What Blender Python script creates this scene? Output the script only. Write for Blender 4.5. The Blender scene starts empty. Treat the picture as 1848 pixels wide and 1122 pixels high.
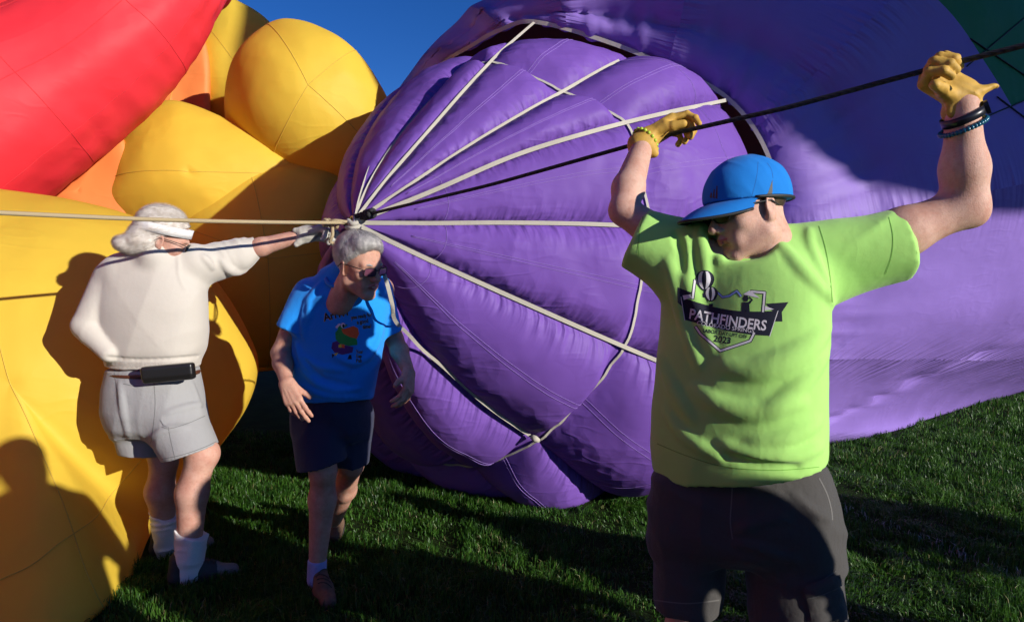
import bpy, bmesh, math, random
import numpy as np
from mathutils import Vector, Matrix
from mathutils.bvhtree import BVHTree

random.seed(7)
RNG = np.random.default_rng(11)
SC = bpy.context.scene
COL = SC.collection
R = math.radians

# ------------------------------------------------------------------ camera
CAM_H, FOC, PITCH = 1.42, 1232.0, math.atan((561 - 495) / 1232.0)
cam = bpy.data.cameras.new('camera')
cam.sensor_width = 36.0
cam.lens = 36.0 * FOC / 1848.0
cam.clip_start, cam.clip_end = 0.05, 3000.0
camo = bpy.data.objects.new('camera', cam)
COL.objects.link(camo)
camo.location = (0, 0, CAM_H)
camo.rotation_euler = (R(90) - PITCH, 0, 0)
SC.camera = camo

# ------------------------------------------------------------------ sun + sky
SUN_AZ, SUN_EL = R(126.5), R(15.5)          # azimuth clockwise from +Y
SUN = Vector((math.sin(SUN_AZ) * math.cos(SUN_EL), math.cos(SUN_AZ) * math.cos(SUN_EL), math.sin(SUN_EL)))
w = bpy.data.worlds.new('World')
SC.world = w
w.use_nodes = True
nt = w.node_tree
sky = nt.nodes.new('ShaderNodeTexSky')
sky.sky_type = 'NISHITA'
sky.sun_disc = False
sky.sun_elevation = SUN_EL
sky.sun_rotation = SUN_AZ
sky.altitude = 3000
sky.air_density = 1.0
sky.dust_density = 0.0
sky.ozone_density = 4.0
hs = nt.nodes.new('ShaderNodeHueSaturation')
hs.inputs['Saturation'].default_value = 1.21
hs.inputs['Hue'].default_value = 0.515
nt.links.new(sky.outputs[0], hs.inputs['Color'])
bg = nt.nodes['Background']
nt.links.new(hs.outputs[0], bg.inputs[0])
bg.inputs[1].default_value = 0.1
sl = bpy.data.lights.new('sun', 'SUN')
sl.energy = 5.0
sl.angle = R(0.53)
sl.color = (1.0, 0.94, 0.86)
slo = bpy.data.objects.new('sun', sl)
COL.objects.link(slo)
slo.rotation_euler = SUN.to_track_quat('Z', 'Y').to_euler()
slo.location = SUN * 40

SC.view_settings.view_transform = 'Standard'
SC.view_settings.look = 'None'
SC.view_settings.exposure = 0.26
SC.view_settings.gamma = 1.0
SC.cycles.max_bounces = 5
SC.cycles.diffuse_bounces = 3
SC.cycles.glossy_bounces = 2
SC.cycles.transmission_bounces = 4
SC.cycles.use_adaptive_sampling = True
SC.cycles.adaptive_threshold = 0.03
SC.cycles.use_denoising = True

# ------------------------------------------------------------------ helpers
CP, SP = math.cos(PITCH), math.sin(PITCH)
CAMP = np.array([0, 0, CAM_H])


def ray(px, py):
    a, b = (px - 924.0) / FOC, (561.0 - py) / FOC
    return np.array([a, CP + b * SP, -SP + b * CP])


def P(px, py, Y):
    """the point of the place seen at photo pixel px,py, Y metres in front"""
    d = ray(px, py)
    return CAMP + d * (Y / d[1])


def PX(p):
    d = np.asarray(p, float) - CAMP
    zc = d[1] * CP - d[2] * SP
    yc = d[1] * SP + d[2] * CP
    return 924 + FOC * d[0] / zc, 561 - FOC * yc / zc


def V(*a):
    return np.array(a, float)


def nrm(v):
    v = np.asarray(v, float)
    return v / (np.linalg.norm(v) + 1e-12)


def empty(name, loc, label, cat, group=None):
    o = bpy.data.objects.new(name, None)
    o.empty_display_size = 0.2
    o.location = Vector([float(x) for x in loc])
    COL.objects.link(o)
    o['label'] = label
    o['category'] = cat
    if group:
        o['group'] = group
    return o


def origin_of(parent):
    o = np.zeros(3)
    while parent is not None:
        o = o + np.array(parent.location)
        parent = parent.parent
    return o


def mk(name, verts, faces, mat, parent=None, smooth=True, uv=None, mats=None, midx=None):
    """one mesh object from world-space vertices"""
    verts = np.asarray(verts, float)
    me = bpy.data.meshes.new(name)
    off = origin_of(parent)
    vv = verts - off
    if isinstance(faces, np.ndarray):
        n, k = faces.shape
        me.vertices.add(len(vv))
        me.vertices.foreach_set('co', vv.astype(np.float32).ravel())
        me.loops.add(n * k)
        me.loops.foreach_set('vertex_index', faces.astype(np.int32).ravel())
        me.polygons.add(n)
        me.polygons.foreach_set('loop_start', np.arange(0, n * k, k, dtype=np.int32))
        me.polygons.foreach_set('loop_total', np.full(n, k, dtype=np.int32))
        me.update(calc_edges=True)
    else:
        me.from_pydata(vv.tolist(), [], [list(f) for f in faces])
    me.validate()
    if uv is not None:
        l = me.uv_layers.new(name='UVMap')
        li = np.empty(len(me.loops), np.int32)
        me.loops.foreach_get('vertex_index', li)
        l.data.foreach_set('uv', np.asarray(uv, np.float32)[li].ravel())
    for m in (mats or [mat]):
        me.materials.append(m)
    if midx is not None:
        me.polygons.foreach_set('material_index', np.asarray(midx, np.int32))
    me.polygons.foreach_set('use_smooth', np.full(len(me.polygons), bool(smooth)))
    me.update()
    o = bpy.data.objects.new(name, me)
    COL.objects.link(o)
    if parent is not None:
        o.parent = parent
    return o


def joined(parts):
    """join (verts, faces) lists -> one pair"""
    vs, fs, n = [], [], 0
    for v, f in parts:
        v = np.asarray(v, float)
        vs.append(v)
        fs += [[i + n for i in q] for q in (f.tolist() if isinstance(f, np.ndarray) else f)]
        n += len(v)
    return np.concatenate(vs), fs


def catmull(pts, n):
    pts = np.asarray(pts, float)
    m = len(pts)
    t = np.linspace(0, m - 1, n)
    i = np.clip(t.astype(int), 0, m - 2)
    f = (t - i)[:, None]
    p0 = pts[np.clip(i - 1, 0, m - 1)]
    p1, p2 = pts[i], pts[i + 1]
    p3 = pts[np.clip(i + 2, 0, m - 1)]
    return 0.5 * (2 * p1 + (p2 - p0) * f + (2 * p0 - 5 * p1 + 4 * p2 - p3) * f ** 2 + (3 * p1 - p0 - 3 * p2 + p3) * f ** 3)


def catmull_closed(pts, n):
    pts = np.asarray(pts, float)
    m = len(pts)
    t = np.linspace(0, m, n, endpoint=False)
    i = t.astype(int)
    f = (t - i)[:, None]
    p0, p1, p2, p3 = pts[(i - 1) % m], pts[i % m], pts[(i + 1) % m], pts[(i + 2) % m]
    return 0.5 * (2 * p1 + (p2 - p0) * f + (2 * p0 - 5 * p1 + 4 * p2 - p3) * f ** 2 + (3 * p1 - p0 - 3 * p2 + p3) * f ** 3)


def tube(path, r, sides=8, cap=True):
    path = np.asarray(path, float)
    n = len(path)
    r = np.broadcast_to(np.asarray(r, float), (n,))
    T = np.gradient(path, axis=0)
    T /= np.linalg.norm(T, axis=1)[:, None] + 1e-12
    up = V(0, 0, 1) if abs(T[0][2]) < 0.9 else V(1, 0, 0)
    vs = []
    N = nrm(up - T[0] * np.dot(up, T[0]))
    for k in range(n):
        N = nrm(N - T[k] * np.dot(N, T[k]))
        B = np.cross(T[k], N)
        for j in range(sides):
            a = 2 * math.pi * j / sides
            vs.append(path[k] + r[k] * (math.cos(a) * N + math.sin(a) * B))
    fs = []
    for k in range(n - 1):
        for j in range(sides):
            a, b = k * sides + j, k * sides + (j + 1) % sides
            fs.append([a, b, b + sides, a + sides])
    if cap:
        fs.append(list(range(sides))[::-1])
        fs.append([(n - 1) * sides + j for j in range(sides)])
    return np.array(vs), fs


def ribbon(path, normals, width, thick=0.004):
    """a flat webbing tape along a path lying against a surface"""
    path = np.asarray(path, float)
    n = len(path)
    T = np.gradient(path, axis=0)
    vs, fs = [], []
    for k in range(n):
        N = nrm(normals[k])
        S = nrm(np.cross(T[k], N))
        N = nrm(np.cross(S, T[k]))
        for sx, sn in ((-.5, 0), (.5, 0), (.5, 1), (-.5, 1)):
            vs.append(path[k] + S * sx * width + N * sn * thick)
    for k in range(n - 1):
        for j in range(4):
            a, b = k * 4 + j, k * 4 + (j + 1) % 4
            fs.append([a, b, b + 4, a + 4])
    fs.append([3, 2, 1, 0])
    fs.append([(n - 1) * 4 + j for j in range(4)])
    return np.array(vs), fs


# 3-D value noise
_LAT = RNG.random((32, 32, 32)).astype(np.float32) * 2 - 1


def vnoise(x, y, z):
    x, y, z = np.broadcast_arrays(x, y, z)
    xi, yi, zi = np.floor(x).astype(np.int32), np.floor(y).astype(np.int32), np.floor(z).astype(np.int32)
    fx, fy, fz = x - xi, y - yi, z - zi
    fx, fy, fz = fx * fx * (3 - 2 * fx), fy * fy * (3 - 2 * fy), fz * fz * (3 - 2 * fz)
    o = 0
    for a in (0, 1):
        for b in (0, 1):
            for c in (0, 1):
                o = o + _LAT[(xi + a) & 31, (yi + b) & 31, (zi + c) & 31] * (fx if a else 1 - fx) * (fy if b else 1 - fy) * (fz if c else 1 - fz)
    return o


# ------------------------------------------------------------------ materials
def srgb(r, g, b):
    f = lambda c: (c / 255 / 12.92) if c / 255 <= 0.04045 else ((c / 255 + 0.055) / 1.055) ** 2.4
    return (f(r), f(g), f(b), 1.0)


def new_mat(name):
    m = bpy.data.materials.new(name)
    m.use_nodes = True
    t = m.node_tree
    return m, t, t.nodes, t.links, t.nodes['Principled BSDF']


def cloth_mat(name, col, rough=0.85, scale=60.0, strength=0.25, dist=0.004, var=0.12, weave=900.0, sheen=0.15, spec=0.25, crease=3.5):
    m, t, N, L, b = new_mat(name)
    b.inputs['Roughness'].default_value = rough
    b.inputs['Specular IOR Level'].default_value = spec
    b.inputs['Sheen Weight'].default_value = sheen
    tc = N.new('ShaderNodeTexCoord')
    n1 = N.new('ShaderNodeTexNoise'); n1.inputs['Scale'].default_value = 7.0; n1.inputs['Detail'].default_value = 6
    n2 = N.new('ShaderNodeTexNoise'); n2.inputs['Scale'].default_value = scale; n2.inputs['Detail'].default_value = 5
    n3 = N.new('ShaderNodeTexNoise'); n3.inputs['Scale'].default_value = weave; n3.inputs['Detail'].default_value = 2
    for n in (n1, n2, n3):
        L.new(tc.outputs['Object'], n.inputs['Vector'])
    mx = N.new('ShaderNodeMix'); mx.data_type = 'RGBA'
    c = Vector(col[:3])
    mx.inputs[6].default_value = (*(c * (1 - var)), 1)
    mx.inputs[7].default_value = (*[min(1, v) for v in (c * (1 + var))], 1)
    L.new(n1.outputs['Fac'], mx.inputs[0])
    L.new(mx.outputs[2], b.inputs['Base Color'])
    ad0 = N.new('ShaderNodeMath'); ad0.operation = 'MULTIPLY_ADD'; ad0.inputs[1].default_value = 0.25
    L.new(n3.outputs['Fac'], ad0.inputs[0]); L.new(n2.outputs['Fac'], ad0.inputs[2])
    # crisp drape creases
    mp = N.new('ShaderNodeMapping'); mp.inputs['Rotation'].default_value = (0.3, 0.55, 0.2); mp.inputs['Scale'].default_value = (13, 10, 5)
    L.new(tc.outputs['Object'], mp.inputs['Vector'])
    n4 = N.new('ShaderNodeTexNoise'); n4.inputs['Scale'].default_value = 1.0; n4.inputs['Detail'].default_value = 2.0
    L.new(mp.outputs[0], n4.inputs['Vector'])
    sb = N.new('ShaderNodeMath'); sb.operation = 'SUBTRACT'; sb.inputs[1].default_value = 0.5; L.new(n4.outputs['Fac'], sb.inputs[0])
    ab = N.new('ShaderNodeMath'); ab.operation = 'ABSOLUTE'; L.new(sb.outputs[0], ab.inputs[0])
    ad = N.new('ShaderNodeMath'); ad.operation = 'MULTIPLY_ADD'; ad.inputs[1].default_value = -crease
    L.new(ab.outputs[0], ad.inputs[0]); L.new(ad0.outputs[0], ad.inputs[2])
    bp = N.new('ShaderNodeBump'); bp.inputs['Strength'].default_value = strength; bp.inputs['Distance'].default_value = dist
    L.new(ad.outputs[0], bp.inputs['Height'])
    L.new(bp.outputs[0], b.inputs['Normal'])
    return m


def plain_mat(name, col, rough=0.5, metal=0.0, spec=0.5, var=0.15, scale=25.0, bump=0.1, dist=0.002):
    m, t, N, L, b = new_mat(name)
    b.inputs['Roughness'].default_value = rough
    b.inputs['Metallic'].default_value = metal
    b.inputs['Specular IOR Level'].default_value = spec
    tc = N.new('ShaderNodeTexCoord')
    n1 = N.new('ShaderNodeTexNoise'); n1.inputs['Scale'].default_value = scale; n1.inputs['Detail'].default_value = 6
    L.new(tc.outputs['Object'], n1.inputs['Vector'])
    mx = N.new('ShaderNodeMix'); mx.data_type = 'RGBA'
    c = Vector(col[:3])
    mx.inputs[6].default_value = (*(c * (1 - var)), 1)
    mx.inputs[7].default_value = (*[min(1, v) for v in (c * (1 + var))], 1)
    L.new(n1.outputs['Fac'], mx.inputs[0])
    L.new(mx.outputs[2], b.inputs['Base Color'])
    bp = N.new('ShaderNodeBump'); bp.inputs['Strength'].default_value = bump; bp.inputs['Distance'].default_value = dist
    L.new(n1.outputs['Fac'], bp.inputs['Height'])
    L.new(bp.outputs[0], b.inputs['Normal'])
    return m


def skin_mat(name, col, red, stubble=None):
    m, t, N, L, b = new_mat(name)
    b.inputs['Roughness'].default_value = 0.62
    b.inputs['Specular IOR Level'].default_value = 0.3
    b.inputs['Subsurface Weight'].default_value = 0.12
    b.inputs['Subsurface Radius'].default_value = (0.012, 0.004, 0.002)
    b.inputs['Subsurface Scale'].default_value = 0.6
    tc = N.new('ShaderNodeTexCoord')
    n1 = N.new('ShaderNodeTexNoise'); n1.inputs['Scale'].default_value = 16; n1.inputs['Detail'].default_value = 8
    n1.inputs['Roughness'].default_value = 0.7
    n2 = N.new('ShaderNodeTexNoise'); n2.inputs['Scale'].default_value = 260; n2.inputs['Detail'].default_value = 3
    for n in (n1, n2):
        L.new(tc.outputs['Object'], n.inputs['Vector'])
    rp = N.new('ShaderNodeValToRGB')
    rp.color_ramp.elements[0].position = 0.35; rp.color_ramp.elements[0].color = (*red, 1)
    rp.color_ramp.elements[1].position = 0.62; rp.color_ramp.elements[1].color = (*col, 1)
    L.new(n1.outputs['Fac'], rp.inputs[0])
    n3 = N.new('ShaderNodeTexNoise'); n3.inputs['Scale'].default_value = 90; n3.inputs['Detail'].default_value = 4
    L.new(tc.outputs['Object'], n3.inputs['Vector'])
    r3 = N.new('ShaderNodeValToRGB')
    r3.color_ramp.elements[0].position = 0.30; r3.color_ramp.elements[0].color = (0.62, 0.50, 0.44, 1)
    r3.color_ramp.elements[1].position = 0.46; r3.color_ramp.elements[1].color = (1, 1, 1, 1)
    L.new(n3.outputs['Fac'], r3.inputs[0])
    mm = N.new('ShaderNodeMix'); mm.data_type = 'RGBA'; mm.blend_type = 'MULTIPLY'; mm.inputs[0].default_value = 0.28
    L.new(rp.outputs[0], mm.inputs[6]); L.new(r3.outputs[0], mm.inputs[7])
    L.new(mm.outputs[2], b.inputs['Base Color'])
    bp = N.new('ShaderNodeBump'); bp.inputs['Strength'].default_value = 0.45; bp.inputs['Distance'].default_value = 0.002
    L.new(n2.outputs['Fac'], bp.inputs['Height'])
    L.new(bp.outputs[0], b.inputs['Normal'])
    return m


def nylon_mat(name, col, trans_col, trans=0.3, wrinkle=1.0, gather=1.0, rough=0.55, inner=None, crinkle=9.0):
    """thin coated balloon cloth: glossy, part translucent, wrinkled; UV u = across a gore (seams at 0 and 1), v = metres along it"""
    m, t, N, L, b = new_mat(name)
    b.inputs['Roughness'].default_value = rough
    b.inputs['Specular IOR Level'].default_value = 0.22
    tc = N.new('ShaderNodeTexCoord')
    def noise(scale, detail, rough_=0.55, src=None, dist=0.0):
        n = N.new('ShaderNodeTexNoise')
        n.inputs['Scale'].default_value = scale; n.inputs['Detail'].default_value = detail
        n.inputs['Roughness'].default_value = rough_; n.inputs['Distortion'].default_value = dist
        L.new(src or tc.outputs['Object'], n.inputs['Vector'])
        return n.outputs['Fac']
    def math_(op, a, bb=None, c=None):
        n = N.new('ShaderNodeMath'); n.operation = op
        for i, v in enumerate((a, bb, c)):
            if v is None:
                continue
            if isinstance(v, (int, float)):
                n.inputs[i].default_value = v
            else:
                L.new(v, n.inputs[i])
        return n.outputs[0]
    # crisp crease lines: stretched ridged noise in two directions
    def crease(rot, sc, width):
        mp_ = N.new('ShaderNodeMapping')
        mp_.inputs['Rotation'].default_value = rot
        mp_.inputs['Scale'].default_value = sc
        L.new(tc.outputs['Object'], mp_.inputs['Vector'])
        c_ = noise(1.0, 1.0, 0.5, src=mp_.outputs[0])
        r_ = math_('ABSOLUTE', math_('SUBTRACT', c_, 0.5))
        return math_('SUBTRACT', 1.0, math_('MINIMUM', math_('MULTIPLY', r_, width), 1.0))
    k_ = crinkle / 9.0
    r1 = crease((0.3, 0.7, 0.2), (3.0 * k_, 9 * k_, 13.0 * k_), 11.0)
    big = noise(2.6, 2.0)
    msk = math_('MINIMUM', math_('MAXIMUM', math_('MULTIPLY', math_('SUBTRACT', big, 0.36), 4.0), 0.0), 1.0)
    # crumple facets, as of cloth that has been packed in a bag
    mpv = N.new('ShaderNodeMapping'); mpv.inputs['Rotation'].default_value = (0.5, 0.2, 0.9); mpv.inputs['Scale'].default_value = (crinkle * 0.85, crinkle * 0.6, crinkle * 0.55)
    L.new(tc.outputs['Object'], mpv.inputs['Vector'])
    vo = N.new('ShaderNodeTexVoronoi'); vo.feature = 'F1'; vo.inputs['Scale'].default_value = 1.0
    vo.inputs['Detail'].default_value = 1.0; vo.inputs['Roughness'].default_value = 0.5; vo.inputs['Lacunarity'].default_value = 2.3
    L.new(mpv.outputs[0], vo.inputs['Vector'])
    cr = math_('MULTIPLY', math_('ADD', math_('MULTIPLY', r1, 0.6), math_('MULTIPLY', vo.outputs['Distance'], 1.9)), msk)
    # gathers along the seams
    uv = N.new('ShaderNodeSeparateXYZ'); L.new(tc.outputs['UV'], uv.inputs[0])
    du = math_('MINIMUM', uv.outputs[0], math_('SUBTRACT', 1.0, uv.outputs[0]))
    fall = math_('POWER', math_('SUBTRACT', 1.0, math_('MINIMUM', math_('MULTIPLY', du, 3.2), 1.0)), 2.0)
    mp = N.new('ShaderNodeCombineXYZ')
    L.new(math_('MULTIPLY', du, 2.2), mp.inputs[0]); L.new(math_('MULTIPLY', uv.outputs[1], 20.0), mp.inputs[1])
    g = noise(1.0, 1.5, 0.5, src=mp.outputs[0])
    ga = math_('MULTIPLY', g, fall)
    h = math_('MULTIPLY', cr, 0.30 * wrinkle)
    h = math_('ADD', h, math_('MULTIPLY', big, 0.7 * wrinkle))
    h = math_('ADD', h, math_('MULTIPLY', ga, 1.6 * gather))
    bp = N.new('ShaderNodeBump'); bp.inputs['Strength'].default_value = 0.8; bp.inputs['Distance'].default_value = 0.022
    L.new(h, bp.inputs['Height'])
    # colour: faint sun fade and grime
    fd = big
    mx = N.new('ShaderNodeMix'); mx.data_type = 'RGBA'
    c = Vector(col[:3])
    mx.inputs[6].default_value = (*(c * 0.9), 1)
    mx.inputs[7].default_value = (*[min(1, v * 1.08) for v in c], 1)
    L.new(fd, mx.inputs[0])
    L.new(mx.outputs[2], b.inputs['Base Color'])
    L.new(bp.outputs[0], b.inputs['Normal'])
    tr = N.new('ShaderNodeBsdfTranslucent')
    tr.inputs['Color'].default_value = (*trans_col[:3], 1)
    L.new(bp.outputs[0], tr.inputs['Normal'])
    ms = N.new('ShaderNodeMixShader'); ms.inputs[0].default_value = trans
    L.new(b.outputs[0], ms.inputs[1]); L.new(tr.outputs[0], ms.inputs[2])
    L.new(ms.outputs[0], t.nodes['Material Output'].inputs['Surface'])
    return m
# ------------------------------------------------------------------ ground
def build_ground():
    m, t, N, L, b = new_mat('soil_and_thatch')
    b.inputs['Roughness'].default_value = 1.0
    b.inputs['Specular IOR Level'].default_value = 0.1
    tc = N.new('ShaderNodeTexCoord')
    n = N.new('ShaderNodeTexNoise'); n.inputs['Scale'].default_value = 5; n.inputs['Detail'].default_value = 10; n.inputs['Roughness'].default_value = 0.75
    L.new(tc.outputs['Object'], n.inputs['Vector'])
    rp = N.new('ShaderNodeValToRGB')
    rp.color_ramp.elements[0].position = 0.3; rp.color_ramp.elements[0].color = (0.008, 0.016, 0.004, 1)
    rp.color_ramp.elements[1].position = 0.75; rp.color_ramp.elements[1].color = (0.03, 0.055, 0.012, 1)
    L.new(n.outputs['Fac'], rp.inputs[0]); L.new(rp.outputs[0], b.inputs['Base Color'])
    bp = N.new('ShaderNodeBump'); bp.inputs['Distance'].default_value = 0.03
    L.new(n.outputs['Fac'], bp.inputs['Height']); L.new(bp.outputs[0], b.inputs['Normal'])
    S = 600.0
    g = mk('lawn', [(-S, -S, 0), (S, -S, 0), (S, S, 0), (-S, S, 0)], [(0, 1, 2, 3)], m, smooth=False)
    g['kind'] = 'structure'

    def blade_mat(name, a, bcol, tr):
        m, t, N, L, b = new_mat(name)
        b.inputs['Roughness'].default_value = 0.45
        b.inputs['Specular IOR Level'].default_value = 0.4
        tc = N.new('ShaderNodeTexCoord')
        n = N.new('ShaderNodeTexNoise'); n.inputs['Scale'].default_value = 3.0; n.inputs['Detail'].default_value = 8
        L.new(tc.outputs['Object'], n.inputs['Vector'])
        rp = N.new('ShaderNodeValToRGB')
        rp.color_ramp.elements[0].position = 0.35; rp.color_ramp.elements[0].color = (*a, 1)
        rp.color_ramp.elements[1].position = 0.65; rp.color_ramp.elements[1].color = (*bcol, 1)
        L.new(n.outputs['Fac'], rp.inputs[0]); L.new(rp.outputs[0], b.inputs['Base Color'])
        tl = N.new('ShaderNodeBsdfTranslucent'); L.new(rp.outputs[0], tl.inputs['Color'])
        ms = N.new('ShaderNodeMixShader'); ms.inputs[0].default_value = tr
        L.new(b.outputs[0], ms.inputs[1]); L.new(tl.outputs[0], ms.inputs[2])
        L.new(ms.outputs[0], N['Material Output'].inputs['Surface'])
        return m
    mats = [blade_mat('grass_dark', (0.018, 0.068, 0.007), (0.038, 0.115, 0.012), 0.3),
            blade_mat('grass_fresh', (0.042, 0.13, 0.012), (0.08, 0.195, 0.022), 0.35),
            blade_mat('grass_straw', (0.14, 0.15, 0.05), (0.2, 0.19, 0.08), 0.2),
            blade_mat('grass_chalked', (0.28, 0.33, 0.26), (0.40, 0.44, 0.36), 0.1)]
    rng = np.random.default_rng(5)
    xs, ys, sc = [], [], []
    for y0, y1, dens, s in ((2.45, 3.4, 15000, 1.0), (3.4, 4.6, 11000, 1.05), (4.6, 6.5, 6500, 1.2), (6.5, 11.0, 2000, 1.7)):
        xa, xb = -0.8 * y1, 0.8 * y1
        n = int((xb - xa) * (y1 - y0) * dens)
        x, y = rng.uniform(xa, xb, n), rng.uniform(y0, y1, n)
        k = (np.abs(x) < 0.79 * y) & ~((y > 6.0) & (x < 0.9)) & ~((x < -1.75) & (y > 3.3) & (x < -0.45 * y))
        xs.append(x[k]); ys.append(y[k]); sc.append(np.full(k.sum(), s))
    x, y, s = np.concatenate(xs), np.concatenate(ys), np.concatenate(sc)
    # tufts: pull blades toward clump centres, keep gaps
    dn = vnoise(x * 9, y * 9, 0 * x) + 0.6 * vnoise(x * 2.3, y * 2.3, 0 * x + 3)
    keep = rng.random(len(x)) < np.clip(0.75 + 0.55 * dn, 0.15, 1)
    x, y, s, dn = x[keep], y[keep], s[keep], dn[keep]
    n = len(x)
    trod = np.clip(vnoise(x * 1.3 + 5, y * 1.3, 0 * x + 13) * 1.6, 0, 1)
    hgt = (0.024 + 0.040 * rng.random(n) ** 1.5 + 0.018 * np.clip(dn, -1, 1)) * np.sqrt(s) * (1 - 0.35 * trod)
    wid = (0.0018 + 0.0016 * rng.random(n)) * s
    ang = rng.uniform(0, 2 * np.pi, n)
    lean = rng.normal(0, 0.55, n) + 0.25 + 0.7 * trod
    la = 2.0 * vnoise(x * 3, y * 3, 0 * x + 9) * np.pi + rng.normal(0, 0.9, n)
    dx, dy = np.cos(la), np.sin(la)
    wx, wy = np.cos(ang) * wid, np.sin(ang) * wid
    v = np.zeros((n, 5, 3))
    v[:, 0] = np.stack([x - wx, y - wy, 0 * x - 0.002], 1)
    v[:, 1] = np.stack([x + wx, y + wy, 0 * x - 0.002], 1)
    mx, my, mz = x + dx * lean * hgt * 0.3, y + dy * lean * hgt * 0.3, hgt * 0.62
    v[:, 2] = np.stack([mx + wx * .75, my + wy * .75, mz], 1)
    v[:, 3] = np.stack([mx - wx * .75, my - wy * .75, mz], 1)
    v[:, 4] = np.stack([x + dx * lean * hgt * 1.05, y + dy * lean * hgt * 1.05, hgt * (1.0 - 0.25 * np.minimum(1, np.abs(lean)))], 1)
    i0 = np.arange(n)[:, None] * 5
    tri = np.concatenate([i0 + np.array([[0, 1, 2]]), i0 + np.array([[0, 2, 3]]), i0 + np.array([[3, 2, 4]])], 0)
    mi = np.where(rng.random(n) < 0.42, 1, 0)
    mi[rng.random(n) < 0.03 + 0.08 * np.clip(vnoise(x * 1.7, y * 1.7, 0 * x + 21), 0, 1)] = 2
    # a worn chalk line of the playing field
    a, c = np.array([1.86, 4.5]), np.array([2.42, 2.9])
    d = c - a
    tt = ((x - a[0]) * d[0] + (y - a[1]) * d[1]) / (d @ d)
    dist = np.hypot(x - a[0] - tt * d[0], y - a[1] - tt * d[1])
    mi[(dist < 0.045) & (rng.random(n) < 0.22)] = 3
    o = mk('grass', v.reshape(-1, 3), tri, None, mats=mats, midx=np.tile(mi, 3), smooth=False)
    o['kind'] = 'stuff'
    o['label'] = 'short green lawn grass with a faint chalk line, lit in streaks'
    o['category'] = 'grass'


build_ground()
# ------------------------------------------------------------------ balloons
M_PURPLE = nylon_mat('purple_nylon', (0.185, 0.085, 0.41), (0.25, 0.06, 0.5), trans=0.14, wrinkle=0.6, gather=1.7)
M_PURPLE_BODY = nylon_mat('purple_nylon_taut_sunlit', (0.265, 0.165, 0.53), (0.22, 0.06, 0.5), trans=0.12, wrinkle=0.3, gather=1.6)  # purple cloth with its colour lightened for the stronger sun on the body
M_GREEN = nylon_mat('green_nylon', (0.02, 0.17, 0.06), (0.03, 0.2, 0.07), trans=0.12, wrinkle=0.5, gather=0.6)
M_YEL = nylon_mat('yellow_nylon', (0.82, 0.57, 0.06), (1.0, 0.42, 0.03), trans=0.28, wrinkle=0.35, gather=0.4, crinkle=6.0)
M_RED = nylon_mat('red_nylon', (0.80, 0.036, 0.052), (0.85, 0.03, 0.03), trans=0.16, wrinkle=0.4, gather=0.5, crinkle=5.0)
M_ORA = nylon_mat('orange_nylon', (0.9, 0.26, 0.07), (0.85, 0.16, 0.03), trans=0.16, wrinkle=0.35, gather=0.4, crinkle=6.0)
M_TAPE = cloth_mat('webbing_tape', (0.44, 0.41, 0.34), rough=0.85, scale=220, strength=0.4, dist=0.002, var=0.18, weave=600)
M_STITCH = plain_mat('lilac_stitching', (0.30, 0.19, 0.52), rough=0.7, spec=0.2)
M_STITCH_Y = plain_mat('ochre_stitching', (0.62, 0.40, 0.06), rough=0.7, spec=0.2)
M_STITCH_R = plain_mat('dark_red_stitching', (0.58, 0.03, 0.04), rough=0.7, spec=0.2)
M_CORD = plain_mat('black_cord', (0.012, 0.012, 0.014), rough=0.6)

CROWN = P(637, 402, 3.30)


def grid_faces(nu, nv):
    i = np.arange((nu - 1) * (nv - 1))
    a = (i // (nv - 1)) * nv + i % (nv - 1)
    return np.stack([a, a + nv, a + nv + 1, a + 1], 1)


def grid_normals(G):
    du, dv = np.gradient(G, axis=0), np.gradient(G, axis=1)
    n = np.cross(du, dv)
    return n / (np.linalg.norm(n, axis=2, keepdims=True) + 1e-9)


purple = empty('hot_air_balloon', P(1000, 905, 4.2) * V(1, 1, 0), 'purple hot air balloon lying half inflated, white tapes meeting at its gathered crown', 'balloon', 'hot air balloons being inflated')


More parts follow.
